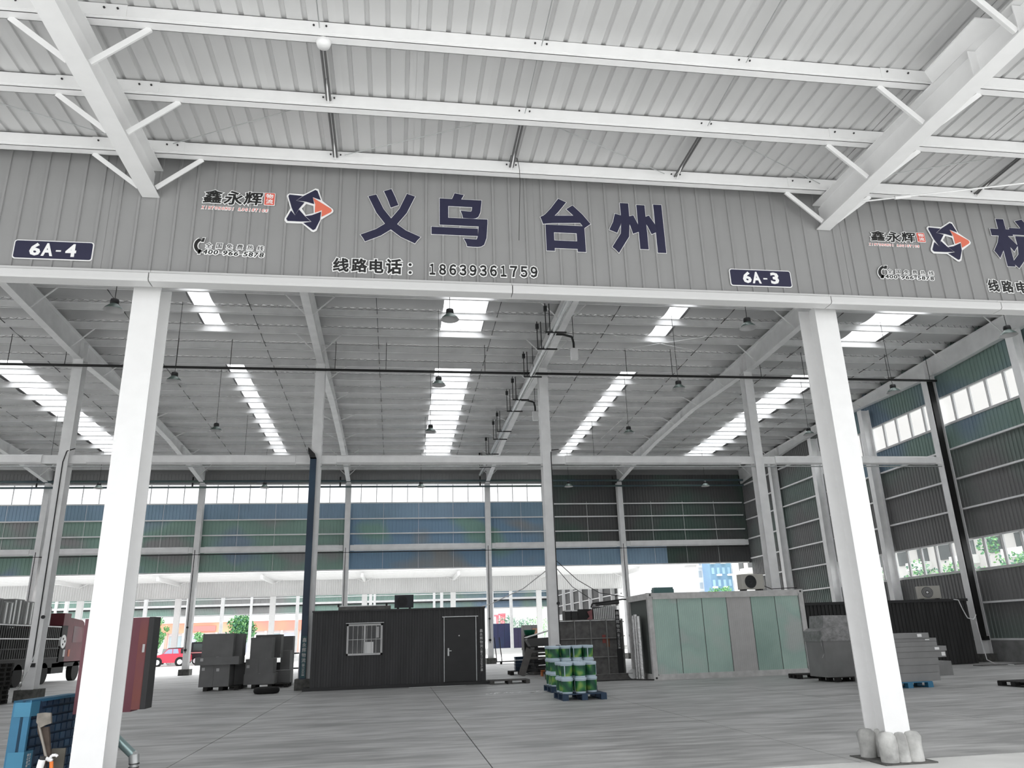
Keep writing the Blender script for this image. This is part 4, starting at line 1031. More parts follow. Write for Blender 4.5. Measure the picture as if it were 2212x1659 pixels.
for j in range(3):
    for ti in range(2):
        for i in range(3):
            bucket(4.17+i*.335, 19.62+j*.335+(.28 if i == 2 else 0), .15+.352*ti, random.uniform(0, 6.28), f'white bucket with green label, near pallet, {tn[ti]} tier, {cn[i]} column, {ORD[j]} row')
cn = ['leftmost', 'second', 'third', 'rightmost']
for j in range(3):
    for ti in range(3):
        for i in range(4):
            bucket(4.47+i*.325, 22.55+j*.335, .15+.352*ti, random.uniform(0, 6.28), f'white bucket with green label, farther pallet, {tn[ti]} tier, {cn[i]}, {ORD[j]} row')

# ------------------------------------------------------------------ cardboard stacks
def carton(label, px, Y, depth, z=None, m=CRATEW, marks=(), group=None, z1=None):
    """px: l,r,t,b in the photograph at distance Y"""
    l, r, t_, b = px; cx = (l+r)/2; cz = (t_+b)/2
    xa, xb = at(l, cz, Y=Y).x, at(r, cz, Y=Y).x; za, zb_ = at(cx, b, Y=Y).z, at(cx, t_, Y=Y).z
    if z is not None: za = z
    if z1 is not None: zb_ = z1
    t = thing('cardboard_box', label, 'box', (xa, Y, za), 0, group)
    w, h = xb-xa, zb_-za
    L(MB().box(0, w, 0, depth, 0, h), 'carton', m, t)
    L(MB().box(w*.47, w*.53, -.002, depth+.001, h-.003, h+.002), 'packing_tape', LBL, t)
    for u, v in marks: L(MB().box(w*u, w*u+.1, -.004, .002, h*v, h*v+.1), 'paper_label', LBL, t)
    return zb_
pa = at(460, 1485, Y=30.6)
pallet('wooden_pallet', 'dark pallet under the left cardboard stack', (-6.72, 30.6, 0), 0, 1.2, 1.0, WOODD, .14)
z1 = carton('tall dark cardboard box, left stack, bottom left', (430, 460.5, 1437, 1486), 30.6, .95, .14, marks=((.15, .75),), group='left cardboard stack')
carton('tall dark cardboard box, left stack, bottom right', (461, 495, 1437, 1486), 30.6, .95, .14, marks=((.15, .7),), group='left cardboard stack', z1=z1)
z2 = carton('wide flat cardboard box on the left stack, overhanging both sides', (421, 516, 1419, 1436), 30.5, 1.1, z1, marks=((.12, .5),), group='left cardboard stack')
carton('large dark cardboard box on top of the left stack', (437, 504, 1369, 1418), 30.6, .8, z2, group='left cardboard stack')
carton('narrow tall cardboard box on top of the left stack, right side', (505, 524, 1369, 1418), 31.0, .7, z2, group='left cardboard stack')
carton('dark cardboard box low behind the left stack', (497, 528, 1432, 1482), 31.8, .8, 0.0, group='left cardboard stack')
pallet('wooden_pallet', 'dark pallet under the right cardboard stack', (-5.15, 31.1, 0), 0, 1.3, 1.0, WOODD, .14)
z1 = carton('wide low cardboard box at the bottom of the right stack', (526, 592, 1455, 1484), 31.1, 1.0, .14, group='right cardboard stack')
z2 = carton('dark cardboard box, right stack, middle left', (530, 558, 1424, 1455), 31.1, .9, z1, marks=((.1, .4),), group='right cardboard stack')
carton('dark cardboard box, right stack, middle right', (558.5, 590, 1420, 1455), 31.1, .9, z1, group='right cardboard stack', z1=z2)
carton('large dark cardboard box on top of the right stack', (541, 586, 1377, 1423), 31.1, .9, z2, group='right cardboard stack')
carton('cardboard box at the back of the right stack top', (552, 607, 1371, 1405), 32.2, .7, z2, group='right cardboard stack')
carton('pale grey carton right of the right cardboard stack', (606, 626, 1405, 1452), 32.95, .8, .0, CRATEL, group='right cardboard stack')
carton('low grey carton on the floor right of the right cardboard stack', (588, 627, 1448, 1468), 32.05, .75, 0.0, CRATEL, group='right cardboard stack')
t = thing('tyre', 'worn black tyre lying flat before the right cardboard stack', 'tyre', (-4.1, 27.75, 0))
L(MB().lathe([(.2, .03), (.3, 0), (.38, .02), (.41, .07), (.41, .13), (.38, .18), (.3, .2), (.2, .17), (.19, .1), (.2, .03)], n=28), 'tyre_body', RUB, t)
t = thing('metal_rack', 'dark metal rack with a red box behind the cabin left end', 'rack', (-4.6, 35.5, 0))
for xx in (0, .62, 1.25):
    for yy in (0, .5): L(MB().bar((xx, yy, 0), (xx, yy, 1.15), .05), 'leg', GREYST, t)
for zz in (.5, 1.1): L(MB().box(0, 1.25, 0, .5, zz, zz+.05), 'shelf', DARK, t)
o = MB().box(0, .5, 0, .4, 0, .42).build('red_box', mat('red_box', (.62, .26, .30), .6), None, (-3.95, 35.55, 1.15)); tag(o, 'red box standing on the metal rack behind the cabin', 'box')
o = MB().box(0, .6, 0, .5, 0, .75).box(-.03, .63, -.02, .52, .75, .8).build('machine_cabinet', DARK, None, (-4.9, 34.75, 0)); tag(o, 'dark machine cabinet between the right cardboard stack and the rack', 'cabinet')
carton('tall dark carton standing behind the right cardboard stack', (607, 632, 1374, 1440), 34.0, .6, 0.0, group='right cardboard stack')
# clutter between the cabin and the buckets
t = thing('plastic_crate_stack', 'stack of dark blue plastic crates left of the buckets on a low pallet', 'crates', (5.0, 33.6, .16))
for i in range(4): L(MB().box(0, .42, 0, .4, i*.14, i*.14+.125).box(-.015, .435, -.015, .415, i*.14+.1, i*.14+.125), 'crate', BPLD, t)
pallet('wooden_pallet', 'dark pallet under the blue crates left of the buckets', (4.75, 33.4, 0), 0, 1.0, .9, WOODD, .15)
o = MB().bar((0, 0, 0), (.42, .35, 1.0), .28, .03, (0, 1, -.3)).build('leaning_plank', mat('grey_plank', (.44, .43, .42), .85, var=.2), None, (5.05, 32.4, 0.02)); tag(o, 'grey board leaning against the junk left of the buckets', 'board')
t = thing('stone_slab_stack', 'stack of broken slabs and planks left of the buckets', 'rubble', (5.55, 33.0, 0))
rnd = random.Random(5)
for i in range(9):
    z = i*.12; L(MB().bar((rnd.uniform(-.15, .1), rnd.uniform(-.1, .1), z+.06), (.75+rnd.uniform(-.1, .1), rnd.uniform(0, .3), z+.06+rnd.uniform(-.03, .03)), .55, .09), 'slab', random.Random(i).choice([DARK, RUST, MATS['grey_plank']]), t)
o = MB().prism([(0, .25), (.15, 0), (1.0, 0), (1.15, .3), (1.1, .34), (.02, .3)], 'y', 0, .7).build('grey_tray', mat('grey_tray', (.40, .40, .40), .7), None, (5.4, 32.9, 1.1)); tag(o, 'grey tray on top of the slab stack left of the buckets', 'tray')
o = MB().prism([(0, 0), (1.1, .28), (1.1, .31), (0, .03)], 'y', 0, .8).build('white_board', WV, None, (5.5, 33.4, 1.44)); tag(o, 'white board tilted over the slab stack', 'board')
t = thing('plastic_basket', 'small orange plastic basket on the floor left of the buckets', 'basket', (5.72, 31.6, 0)); L(MB().box(0, .06, 0, .25, 0, .2).box(.2, .26, 0, .25, 0, .2).box(0, .26, 0, .25, .17, .22), 'basket_body', mat('orange_plastic', (.78, .45, .24), .5), t)
t = thing('plastic_basin', 'green plastic basin behind the slab stack', 'basin', (5.9, 35.2, 1.55)); L(MB().lathe([(0, 0), (.2, 0), (.28, .22), (.29, .22)], n=16), 'bowl', mat('green_plastic', (.22, .60, .48), .4), t)
L(MB().box(-.3, .3, -.3, .3, -1.55, 0), 'plinth', DARK, t)
t = thing('hand_truck', 'dark hand truck leaning at the far column right of the cabin', 'hand truck', (5.98, 47.6, 0))
for xx in (0, .3): L(MB().tube([(xx, 0, .1), (xx-.1, .3, 1.5)], .03, 6), 'frame_tube', DARK, t)
L(MB().box(0, 1.4, -.4, .2, .12, .17), 'platform', DARK, t)
for xx in (.2, 1.2): L(MB().cyl((xx, -.35, .07), (xx, -.29, .07), .07, 10), 'wheel', RUB, t)
o = MB().tube([(6.0, 29.3, 4.1), (5.0, 31, 3.3), (4.0, 34, 2.85), (3.3, 38, 2.75), (2.6, 45, 3.2)], .018, 6).build('hanging_cable', GREYST); tag(o, 'pale cable sagging left from the column behind the buckets', 'cable')
o = MB().tube([(5.95, 28.8, 4.15), (6.7, 28.8, 3.45), (7.5, 28.7, 2.95), (8.4, 28.6, 2.78)], .014, 6).build('hanging_cable', BLACKP); tag(o, 'black cable sagging from the column to the pale container corner', 'cable')
o = MB().tube([(5.95, 28.75, 3.85), (6.5, 28.8, 3.2), (7.2, 28.9, 2.75)], .012, 6).build('hanging_cable', BLACKP); tag(o, 'short black cable sagging from the column to the white grille', 'cable')
o = MB().tube([(6.2, 26.6, .02), (7.2, 26.7, .02), (7.9, 26.5, .03), (8.4, 25.85, .03)], .02, 6).build('floor_cable', BLACKP); tag(o, 'black cable on the floor at the pale container left corner', 'cable')
t = thing('steel_beam_piece', 'dark steel beam piece lying before the steel box', 'beam', (6.0, 27.1, 0)); ibeam(mbx := MB(), (0, 0, .1), (2.2, .2, .1), .18, .2); L(mbx, 'profile', RUST, t)
o = MB().cyl((0, 0, 0), (0, .1, 0), .16, 16).build('round_stone', GREYST, None, (8.1, 27.2, .17)); tag(o, 'pale round stone lying by the pale container left corner', 'stone')
t = thing('plastic_scraps', 'crumpled white plastic scraps on the floor left of the buckets', 'litter', (2.6, 23.0, 0)); rnd = random.Random(9)
mbs = MB()
for i in range(26):
    x_, y_ = rnd.uniform(-.1, 1.6), rnd.uniform(-.25, .25); mbs.add([(x_, y_, .005), (x_+rnd.uniform(.03, .16), y_+rnd.uniform(-.1, .1), .03*rnd.random()+.01), (x_+rnd.uniform(0, .1), y_+rnd.uniform(.02, .1), .02)], [(0, 1, 2)])
stuff(L(mbs, 'scraps', WV, t))

# ------------------------------------------------------------------ right side: dark container, wrapped stack, boards
p0 = at(1925, 1297, Y=27.9)
HB = p0.z; XA, XB = at(1742, 1400, Y=27.9).x, at(2108, 1400, Y=27.9).x
BLC = mat('near_black_sheet', (.17, .17, .17), .65, var=.3, scale=3, stretch=(1, 1, .2))
t = thing('dark_container', 'near-black long container against the right wall behind the flat cartons', 'container', (XA, 27.9, 0))
n = 9; me = sheet_mesh('wall_sheet', BLC, (XB-XA)/n, HB-.1, 5, rw=.06, rd=.03)
for i in range(n): link('wall_sheet', me, t, (i*(XB-XA)/n, 0, .02))
L(MB().box(0, XB-XA, .03, 2.3, .02, HB-.05), 'body', BLC, t); L(MB().box(-.04, XB-XA+.04, -.05, 2.34, HB-.1, HB), 'roof_rim', DARK, t)
a_ = at(1983, 1294, Y=28.6)
ac_unit('pale air conditioner unit on the near-black container roof', (a_.x, 28.5, HB), -.35, mat('cream_unit', (.70, .69, .66), .5), GREYST, mat('unit_fan2', (.28, .28, .28), .4), .8, .52)
q0 = at(2070, 1296, Y=27.75); q1 = at(2090, 1335, Y=27.75); q2 = at(2103, 1338, Y=27.75); q3 = at(2108, 1328, Y=27.75)
o = MB().tube([q0+Vector((-.2, .2, .05)), q0, (q0+q1)/2+Vector((-.02, 0, 0)), q1, q2, q3], .018, 6).build('hanging_hose', GREYST); tag(o, 'pale hose hanging in a loop from the near-black container', 'hose')
o = MB().tube([at(2108, 1342, Y=27.5), at(2125, 1400, Y=27.5), at(2132, 1425, Y=27.4), at(2150, 1434, Z=.02), at(2190, 1436, Z=.02)], .015, 6).build('wall_cable', GREYST); tag(o, 'thin grey cable running down beside the near-black container to the floor', 'cable')
o = MB().box(0, 3.0, 0, .5, 0, .03).build('floor_plank', RUST, None, (20.6, 26.2, 0)); tag(o, 'dark plank lying on the floor by the right wall', 'plank')
struct(MB().box(XW-.16, XW-.04, 9.0, 49.1, 0, .78).build('baseboard_right', mat('masonry_skirt', (.52, .52, .52), .85, var=.2, bump=.2)))
# tangle of dark scrap
t = thing('scrap_heap', 'dark tangle of scrap rods between pale container and wrapped stack', 'scrap', (14.9, 27.0, 0)); rnd = random.Random(2)
mbs = MB()
for i in range(90):
    p_ = Vector((rnd.uniform(0, 1.3), rnd.uniform(0, .6), rnd.uniform(0.02, 1.7))); d_ = Vector((rnd.uniform(-.3, .3), rnd.uniform(-.2, .2), rnd.uniform(-.35, .35)))
    q_ = p_+d_; q_.z = max(.02, q_.z); mbs.cyl(p_, q_, .018, 5)
stuff(L(mbs, 'rods', mat('scrap_steel', (.22, .22, .22), .6, metal=.4, var=.5, scale=3), t))
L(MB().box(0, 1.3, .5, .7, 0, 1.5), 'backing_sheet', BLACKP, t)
# wrapped stack
pallet('wooden_pallet', 'dark pallet under the film-wrapped stack', (12.35, 21.6, 0), 0, 1.15, 1.0, WOODD, .13)
t = thing('wrapped_stack', 'tall cardboard stack wrapped in clear film left of the right white column', 'wrapped goods', (12.28, 21.7, .13))
wl = at(1783, 1420, Y=21.7).x-12.28
h1 = at(1800, 1385, Y=21.7).z-.13; h2 = at(1800, 1356, Y=21.7).z-.13; h3 = at(1800, 1330, Y=21.7).z-.13
L(MB().box(wl, 1.15, 0, 1, 0, h1), 'lower_carton', CRATEL, t)
L(MB().prism([(wl-.02, h1), (1.15, h1), (1.1, h2+.05), (wl+.1, h2), (wl-.03, h2-.08)], 'y', -.02, 1.0), 'film_shoulder', FILM, t)
L(MB().prism([(wl+.12, h2), (1.05, h2), (1.0, h3), (wl+.18, h3+.02)], 'y', .1, .9), 'film_cap', FILM, t)
L(MB().tube([(wl, -.03, h1+.18), (wl-.1, -.04, h1), (wl-.06, -.04, h1-.35), (wl-.12, -.04, h1-.45)], .015, 5), 'loose_film_tail', FILM, t)
# flat cartons on a light blue pallet
BPd = pallet('plastic_pallet', 'bright blue plastic pallet under the flat cartons', (11.95, 18.6, 0), 0, 1.22, 1.0, BPLA, .14)
rows = [(1960, 2030, 1453, 1468), (1960, 2030, 1436, 1453), (1950, 2027, 1421, 1436), (1950, 2042, 1407, 1421), (1950, 2041, 1396, 1407), (1950, 2023, 1386, 1396), (1945, 2025, 1378.5, 1386), (1940, 2006, 1372, 1384)]
zz = .14
zt_ = [.14]
for i, (l, r, t_, b) in enumerate(rows):
    ztop_ = at((l+r)/2, t_, Y=18.7).z
    if i == 7: ztop_ = zz+.13
    if ztop_ < zz+.06: ztop_ = zz+.08
    xr = at(r, t_, Y=18.7).x; xl = 11.75+.05*(i % 3)
    tt = thing('flat_carton', f'flat grey carton in the stack right of the white column, {ORD[i]} from the pallet', 'box', (xl, 18.7, zz), random.uniform(-.03, .03), 'flat cartons on the blue pallet')
    L(MB().box(0, xr-xl, 0, .95, 0, ztop_-zz-.004), 'carton', CRATEL, tt)
    if i in (3, 4, 6, 7): L(MB().box(xr-xl-(.12 if i == 3 else .32), xr-xl-(.02 if i == 3 else .2), -.004, .002, .03, ztop_-zz-.03), 'paper_label', WV, tt)
    zz = ztop_
carton('single grey carton on the floor behind the flat carton stack', (2020, 2056, 1428, 1444), 22.5, .6, 0.0, CRATEL)

# ------------------------------------------------------------------ left foreground: cabinet, pipe, pallet, tools
c0 = at(338, 1334, Y=9.75)
RC = mat('dark_red_cabinet', (.42, .23, .27), .45, var=.18, scale=1.5, stretch=(1, 1, .25)); RC2 = mat('rusty_orange_paint', (.44, .245, .28), .6, col2=(.50, .28, .23), scale=1.6)
xl_ = at(157, 1540, Y=9.9).x; xr_ = at(288, 1480, Y=9.9).x; zt_ = at(300, 1334, Y=9.9).z; zb0 = at(300, 1537, Y=9.9).z
t = thing('red_cabinet', 'dark red metal cabinet fixed behind the left white column', 'cabinet', (xl_, 9.9, zb0))
wC = xr_-xl_; hC = zt_-zb0
L(MB().box(0, wC, 0, .26, 0, hC), 'cabinet_body', RC, t)
L(MB().prism([(wC, 0), (wC+.09, .03), (wC+.09, .30), (wC, .26)], 'z', .02, hC), 'open_door', RC2, t)
L(MB().prism([(wC+.09, .02), (wC+.14, .04), (wC+.14, .30), (wC+.09, .30)], 'z', .02, hC+.005), 'door_edge', DARK, t)
L(MB().box(wC+.05, wC+.075, .005, .012, hC*.62, hC*.62+.09), 'paper_label', LBL, t)
L(MB().box(.2, wC-.3, .0, .06, hC, hC+.02), 'top_bracket', GALV, t)
t = thing('drain_pipe', 'galvanised drain pipe bending out beside the left white column', 'pipe', (-2.8, 9.5, 0))
b0 = at(238, 1627, Y=9.5); b1 = at(288, 1640, Y=9.5)
P1 = at(240, 1618, Y=9.5); P2 = at(291, 1641-0, Y=9.5)
off = Vector((-2.8, 9.5, 0))
pa_, pb_ = at(236, 1585, Y=9.5)-off, at(289, 1632, Y=9.5)-off
pc_ = Vector((pb_.x+.01, 0, 0))
L(MB().cyl(pa_+Vector((-.12, 0, .13)), pb_, .045, 16), 'sloping_length', mat('galv_tinted', (.52, .60, .60), .3, metal=.5, var=.1), t)
L(MB().cyl(pb_+Vector((0, 0, .01)), pb_+Vector((.012, 0, -.075)), .052, 16).lathe([(0, .052), (.035, .04), (.052, 0)], pb_, 16), 'elbow', GALV, t)
L(MB().cyl(pb_+Vector((.012, 0, -.06)), (pb_.x+.012, 0, -.0), .043, 16), 'down_length', GALV, t)
for s_ in (0, .012): L(MB().cyl(pb_+Vector((.012, 0, -.075-s_*3)), pb_+Vector((.012, 0, -.083-s_*3)), .054, 16), 'collar', DARK, t)
o = MB().bar((0, 0, 0), (.0, 0, .32), .035, .03).bar((0, 0, .2), (.09, 0, .26), .03).build('rusty_bracket', RUST, None, tuple(at(231, 1585, Y=9.52)-Vector((0, 0, .02)))); tag(o, 'rusty bracket under the red cabinet at the left column', 'bracket')
# blue pallet standing on edge
zl = at(56, 1513, Y=9.32); zr = at(163, 1498, Z=zl.z)
t = thing('standing_pallet', 'blue plastic pallet standing on edge behind the left white column', 'pallet', (zl.x, 9.32, 0), math.atan2(zr.y-9.32, zr.x-zl.x))
Wp, Hp = 1.15, zl.z
fr = MB().box(0, Wp, 0, .03, 0, Hp)
L(fr, 'deck_plate', BPLD, t)
for i in range(9):
    for j in range(11):
        if (i in (0,)) : continue
        L(MB().box(i*Wp/9+.012, (i+1)*Wp/9-.012, -.03, .0, j*Hp/11+.012, (j+1)*Hp/11-.012), 'deck_cell', BPLD if (i+j) % 3 else mat('mid_blue_plastic', (.15, .27, .38), .5, var=.1), t)
L(MB().box(0, .035, -.06, .12, 0, Hp), 'edge_rail', BPLA, t); L(MB().box(0, Wp, -.05, .12, Hp-.03, Hp), 'top_rail', BPLA, t)
for z0_, z1_ in ((Hp-.16, Hp-.02), (Hp*.43-.08, Hp*.43+.09), (0, .14)):
    L(MB().box(-.005, .17, -.065, .10, z0_, z1_), 'corner_block', BPLL, t)
    L(MB().prism([(.17, z0_), (.22, z0_+.0), (.24, z0_+.09), (.2, z1_), (.17, z1_)], 'y', -.06, .05), 'block_cheek', BPLD, t)
FO = bpy.data.objects.new('glyph', FC); C.objects.link(FO)
for i, ch in enumerate('1208'):
    vs, fs_ = glyph_mesh(chr(0xFF10+int(ch)), .02); v2 = [(-v_[1], v_[0], v_[2]) for v_ in vs]
    place('moulded_digit', v2, fs_, bb(v2), (.095, .125, Hp*.43-.05+i*.03, Hp*.43-.025+i*.03), -.07, WV, t)
for i, ch in enumerate('BBD8'):
    vs, fs_ = glyph_mesh(ch, .02); v2 = [(-v_[1], v_[0], v_[2]) for v_ in vs]
    place('moulded_digit', v2, fs_, bb(v2), (.055, .085, Hp*.43-.06+i*.033, Hp*.43-.033+i*.033), -.07, WV, t)
bpy.data.objects.remove(FO)
# tools leaning on it
yq = 9.0
def Q(x, y, Y=yq): return at(x, y, Y=Y)
t = thing('shovel', 'old brown shovel standing blade up before the blue pallet', 'shovel', tuple(Q(104, 1690)))
of = Vector(t.location)
poly = [Q(x, y)-of for x, y in ((82, 1541), (97, 1539), (111, 1540), (112, 1562), (100, 1566), (88, 1572), (80, 1560))]
L(MB().prism([(p.x, p.z) for p in poly], 'y', -.02, .01), 'blade', mat('worn_blade', (.46, .44, .41), .6, var=.3, scale=12), t)
L(MB().bar(Q(84, 1566)-of, Q(101, 1640)-of, .018, .018), 'handle_edge', mat('pale_wood', (.55, .53, .50), .7), t)
L(MB().prism([((Q(x, y)-of).x, (Q(x, y)-of).z) for x, y in ((80, 1548), (92, 1572), (103, 1570), (108, 1640), (96, 1655), (90, 1612), (79, 1580))], 'y', .015, .05), 'handle', mat('brown_wood', (.28, .24, .21), .8, var=.25, scale=8), t)
L(MB().cyl(Q(95, 1648)-of, Q(104, 1700)-of, .02, 10), 'shaft_end', DARK, t)
t = thing('white_tube', 'white plastic tube leaning in the bottom left corner before the pallet', 'tube', tuple(Q(70, 1720)))
of = Vector(t.location); L(MB().cyl(Q(91, 1641, yq-.1)-of, Q(68, 1720, yq-.1)-of, .032, 14), 'tube_body', WV, t); L(MB().cyl(Q(93, 1634, yq-.1)-of, Q(91, 1642, yq-.1)-of, .026, 14), 'tube_end', DARK, t)
t = thing('spray_gun', 'white plastic sprayer head with an orange stem before the blue pallet', 'sprayer', tuple(Q(112, 1720)))
of = Vector(t.location)
L(MB().tube([Q(100, 1638)-of, Q(107, 1642)-of, Q(113, 1643)-of], .018, 8).tube([Q(107, 1640)-of, Q(112, 1632)-of, Q(121, 1631)-of, Q(124, 1634)-of], .014, 8), 'head', WV, t)
L(MB().cyl(Q(111, 1645)-of, Q(110, 1720)-of, .018, 12), 'stem', mat('bright_orange', (.95, .52, .22), .4), t)
o = MB().box(-.06, .07, 0, .02, -.3, .12).build('rag_board', mat('olive_rag', (.36, .35, .32), .8, var=.3), None, tuple(Q(122, 1645, 9.1))); tag(o, 'small olive-grey board behind the sprayer head', 'board')
o = MB().tube([at(87, 1385, Y=28.4), at(60, 1450, Y=28.2), at(26, 1513, Z=0.02)], .012, 6).build('slanting_rope', GREYST); tag(o, 'thin rope slanting to the floor left of the conduit column', 'rope')
o = MB().lathe([(0, 0), (.17, 0), (.16, .14), (.05, .2), (.03, .3), (0, .32)], n=14).build('white_jug', WV, None, tuple(at(28, 1484, Z=0))); tag(o, 'white jug on the floor between the pallet stack and the column', 'jug')

# ------------------------------------------------------------------ truck at left
XT = -17.2
t = thing('red_truck', 'dark red lorry with a caged cargo bed behind the left columns', 'truck', (XT-1.2, 43, 0))
TR = mat('truck_red', (.36, .12, .16), .5, var=.1); TD = mat('truck_dark', (.14, .14, .14), .7); 
def T_(mb, nm, m, par=None): return mb.build(nm, m, t, tuple(-c for c in t.location))
xa, xb = XT-2.4, XT
cab = T_(MB().prism([(45.2, .95), (48.3, .95), (48.35, 1.9), (48.0, 3.0), (47.7, 3.12), (45.4, 3.25), (45.2, 3.2)], 'x', xa, xb), 'cab', TR)
T_(MB().prism([(46.6, 1.95), (47.95, 1.95), (47.75, 2.75), (46.6, 2.8)], 'x', xb, xb+.01), 'side_window', mat('dark_glass', (.12, .13, .14), .08))
T_(MB().box(xa-.05, xb+.05, 45.0, 45.9, 2.8, 3.42), 'wind_deflector', TR)
T_(MB().box(xb-.1, xb+.02, 45.05, 45.75, 1.0, 3.1), 'air_intake', TD)
T_(MB().cyl((xb-.1, 45.3, 2.0), (xb+.06, 45.3, 2.0), .34, 18), 'air_filter', WV)
for aa in (0, 2.1, 4.2): T_(MB().cyl((xb+.06, 45.3+.16*math.cos(aa), 2.0+.16*math.sin(aa)), (xb+.075, 45.3+.16*math.cos(aa), 2.0+.16*math.sin(aa)), .06, 10), 'filter_hole', BLACKP)
T_(MB().box(xb, xb+.03, 45.5, 45.75, 1.25, 1.6), 'number_plate', LBL); T_(MB().box(xa, xb, 38, 48.2, .75, 1.0), 'chassis', TD)
T_(MB().box(xb-.3, xb, 44.4, 45.9, .45, .95), 'tank', TD)
for yy in (39.2, 40.7, 43.5, 47.55):
    for xx in (xb-.28, xa):
        w = T_(MB().cyl((xx, yy, .5), (xx+.28, yy, .5), .5, 22), 'wheel', RUB); MB().cyl((xx-.01-t.location.x, yy-t.location.y, .5), (xx+.29-t.location.x, yy-t.location.y, .5), .24, 14).build('hub', DARK, w)
T_(MB().box(xa, xb, 36.0, 44.9, 1.0, 1.2), 'bed_floor', TD)
T_(MB().box(xa+.04, xb-.04, 36.05, 44.85, 1.2, 2.6), 'dark_load', TD)
for i in range(40):
    yy = 36.05+i*.223
    T_(MB().box(xb-.03, xb, yy, yy+.10, 1.2, 2.72), 'stake', mat('stake_grey', (.26, .26, .26), .7))
for zz in (1.2, 1.65, 2.1, 2.7): T_(MB().box(xb, xb+.03, 36, 44.9, zz, zz+.05), 'rail', GREYST if zz > 2 else DARK)
T_(MB().box(xa, xb, 35.97, 36.03, 1.0, 2.72), 'tailboard', TD)
for i in range(7):
    y0 = 36.4+i*1.05; h_ = [1.05, 1.1, 1.0, 1.15, 1.1, .8, .95][i]
    tt = thing('load_carton', f'grey upright carton on the red truck load, {ORD[i]} from the tail', 'box', (XT-1.1, y0, 2.73), 0, 'cartons on the truck')
    L(MB().box(-1.0, 1.0, 0, .98, 0, h_), 'carton', CRATEL if i % 2 else mat('pale_carton', (.58, .58, .58), .8), tt)
    for j in range(4): L(MB().box(1.0, 1.012, .05+j*.24, .16+j*.24, .05, h_-.05), 'batten', GREYST if (i+j) % 2 else CRATEW, tt)
T_(MB().box(xb+.0, xb+.012, 46.2, 46.45, 1.25, 1.6), 'yellow_mark', mat('worn_orange', (.70, .40, .30), .6))

# ------------------------------------------------------------------ cars across the yard
def wheelset(t, pts, r, w=.2):
    for (x, y) in pts:
        o = MB().cyl((x, y, r), (x, y+w, r), r, 22).build('wheel', RUB, t)
        MB().cyl((x, y-.01, r), (x, y+.0, r), r*.66, 16).build('wheel_cover', mat('alloy_white', (.88, .88, .90), .35), o)
cp = at(348, 1438, Z=0); YC = 75.0
sc_x0 = at(329, 1420, Y=YC).x; sc_x1 = at(400, 1420, Y=YC).x
t = thing('red_hatchback', 'bright red hatchback parked beyond the hall, facing left', 'car', (sc_x0, YC, 0))
CR = mat('car_red', (.88, .26, .34), .3, var=.03); LN = sc_x1-sc_x0+.2; k_ = LN/3.75
body = [(0, .42), (.02, .72), (.25, .88), (.95, 1.0), (1.05, 1.02), (3.35, 1.02), (3.7, .9), (3.75, .45), (3.6, .28), (.1, .28)]
L(MB().prism([(x*k_, z) for x, z in body], 'y', 0, 1.6), 'body', CR, t)
L(MB().prism([(x*k_, z) for x, z in [(1.0, 1.0), (1.55, 1.45), (3.2, 1.47), (3.62, 1.0)]], 'y', .08, 1.52), 'roof', CR, t)
L(MB().prism([(x*k_, z) for x, z in [(1.5, 1.45), (1.6, 1.5), (3.1, 1.53), (3.25, 1.45)]], 'y', .06, 1.54), 'roof_panel', BLACKP, t)
gl = mat('pale_car_glass', (.62, .66, .76), .15)
L(MB().prism([(x*k_, z) for x, z in [(1.12, 1.03), (1.6, 1.40), (2.05, 1.42), (2.05, 1.03)]], 'y', .06, .1), 'front_window', gl, t)
L(MB().prism([(x*k_, z) for x, z in [(2.12, 1.03), (2.12, 1.42), (2.62, 1.42), (2.75, 1.03)]], 'y', .06, .1), 'rear_window', gl, t)
L(MB().prism([(x*k_, z) for x, z in [(2.95, .98), (2.95, 1.42), (3.25, 1.42), (3.68, .98), (3.6, .8), (3.1, .8)]], 'y', .03, .1), 'hatch_glass', mat('dark_glass', (.12, .13, .14), .08), t)
for wx in (.55, 2.95): L(MB().cyl((wx*k_, -.01, .34), (wx*k_, .02, .34), .42, 22), 'wheel_arch', BLACKP, t)
wheelset(t, [(.55*k_, -.02), (2.95*k_, -.02)], .33)
L(MB().box(3.45*k_, 3.7*k_, -.01, .0, .72, .8), 'tail_light', WV, t)
q0, q1 = at(410, 1400, Y=78).x, at(447, 1400, Y=78).x
t = thing('dark_van', 'dark van parked right of the red hatchback behind the column', 'car', (q0, 78, 0))
wv = q1-q0+1.2
L(MB().prism([(0, .3), (0, 1.15), (.15, 1.95), (wv, 2.0), (wv, .3)], 'y', 0, 1.8), 'body', mat('van_dark', (.13, .14, .16), .35), t)
L(MB().box(.3, wv-.3, -.01, .0, 1.2, 1.8), 'side_glass', mat('van_glass', (.26, .30, .30), .2), t); L(MB().box(.02, wv, -.015, 0, .98, 1.08), 'side_stripe', mat('pinkish_stripe', (.75, .5, .5), .5), t)
L(MB().box(.05, wv, -.03, 0, .32, .45), 'lower_trim', WV, t); wheelset(t, [(.6, -.03), (wv-.5, -.03)], .33)
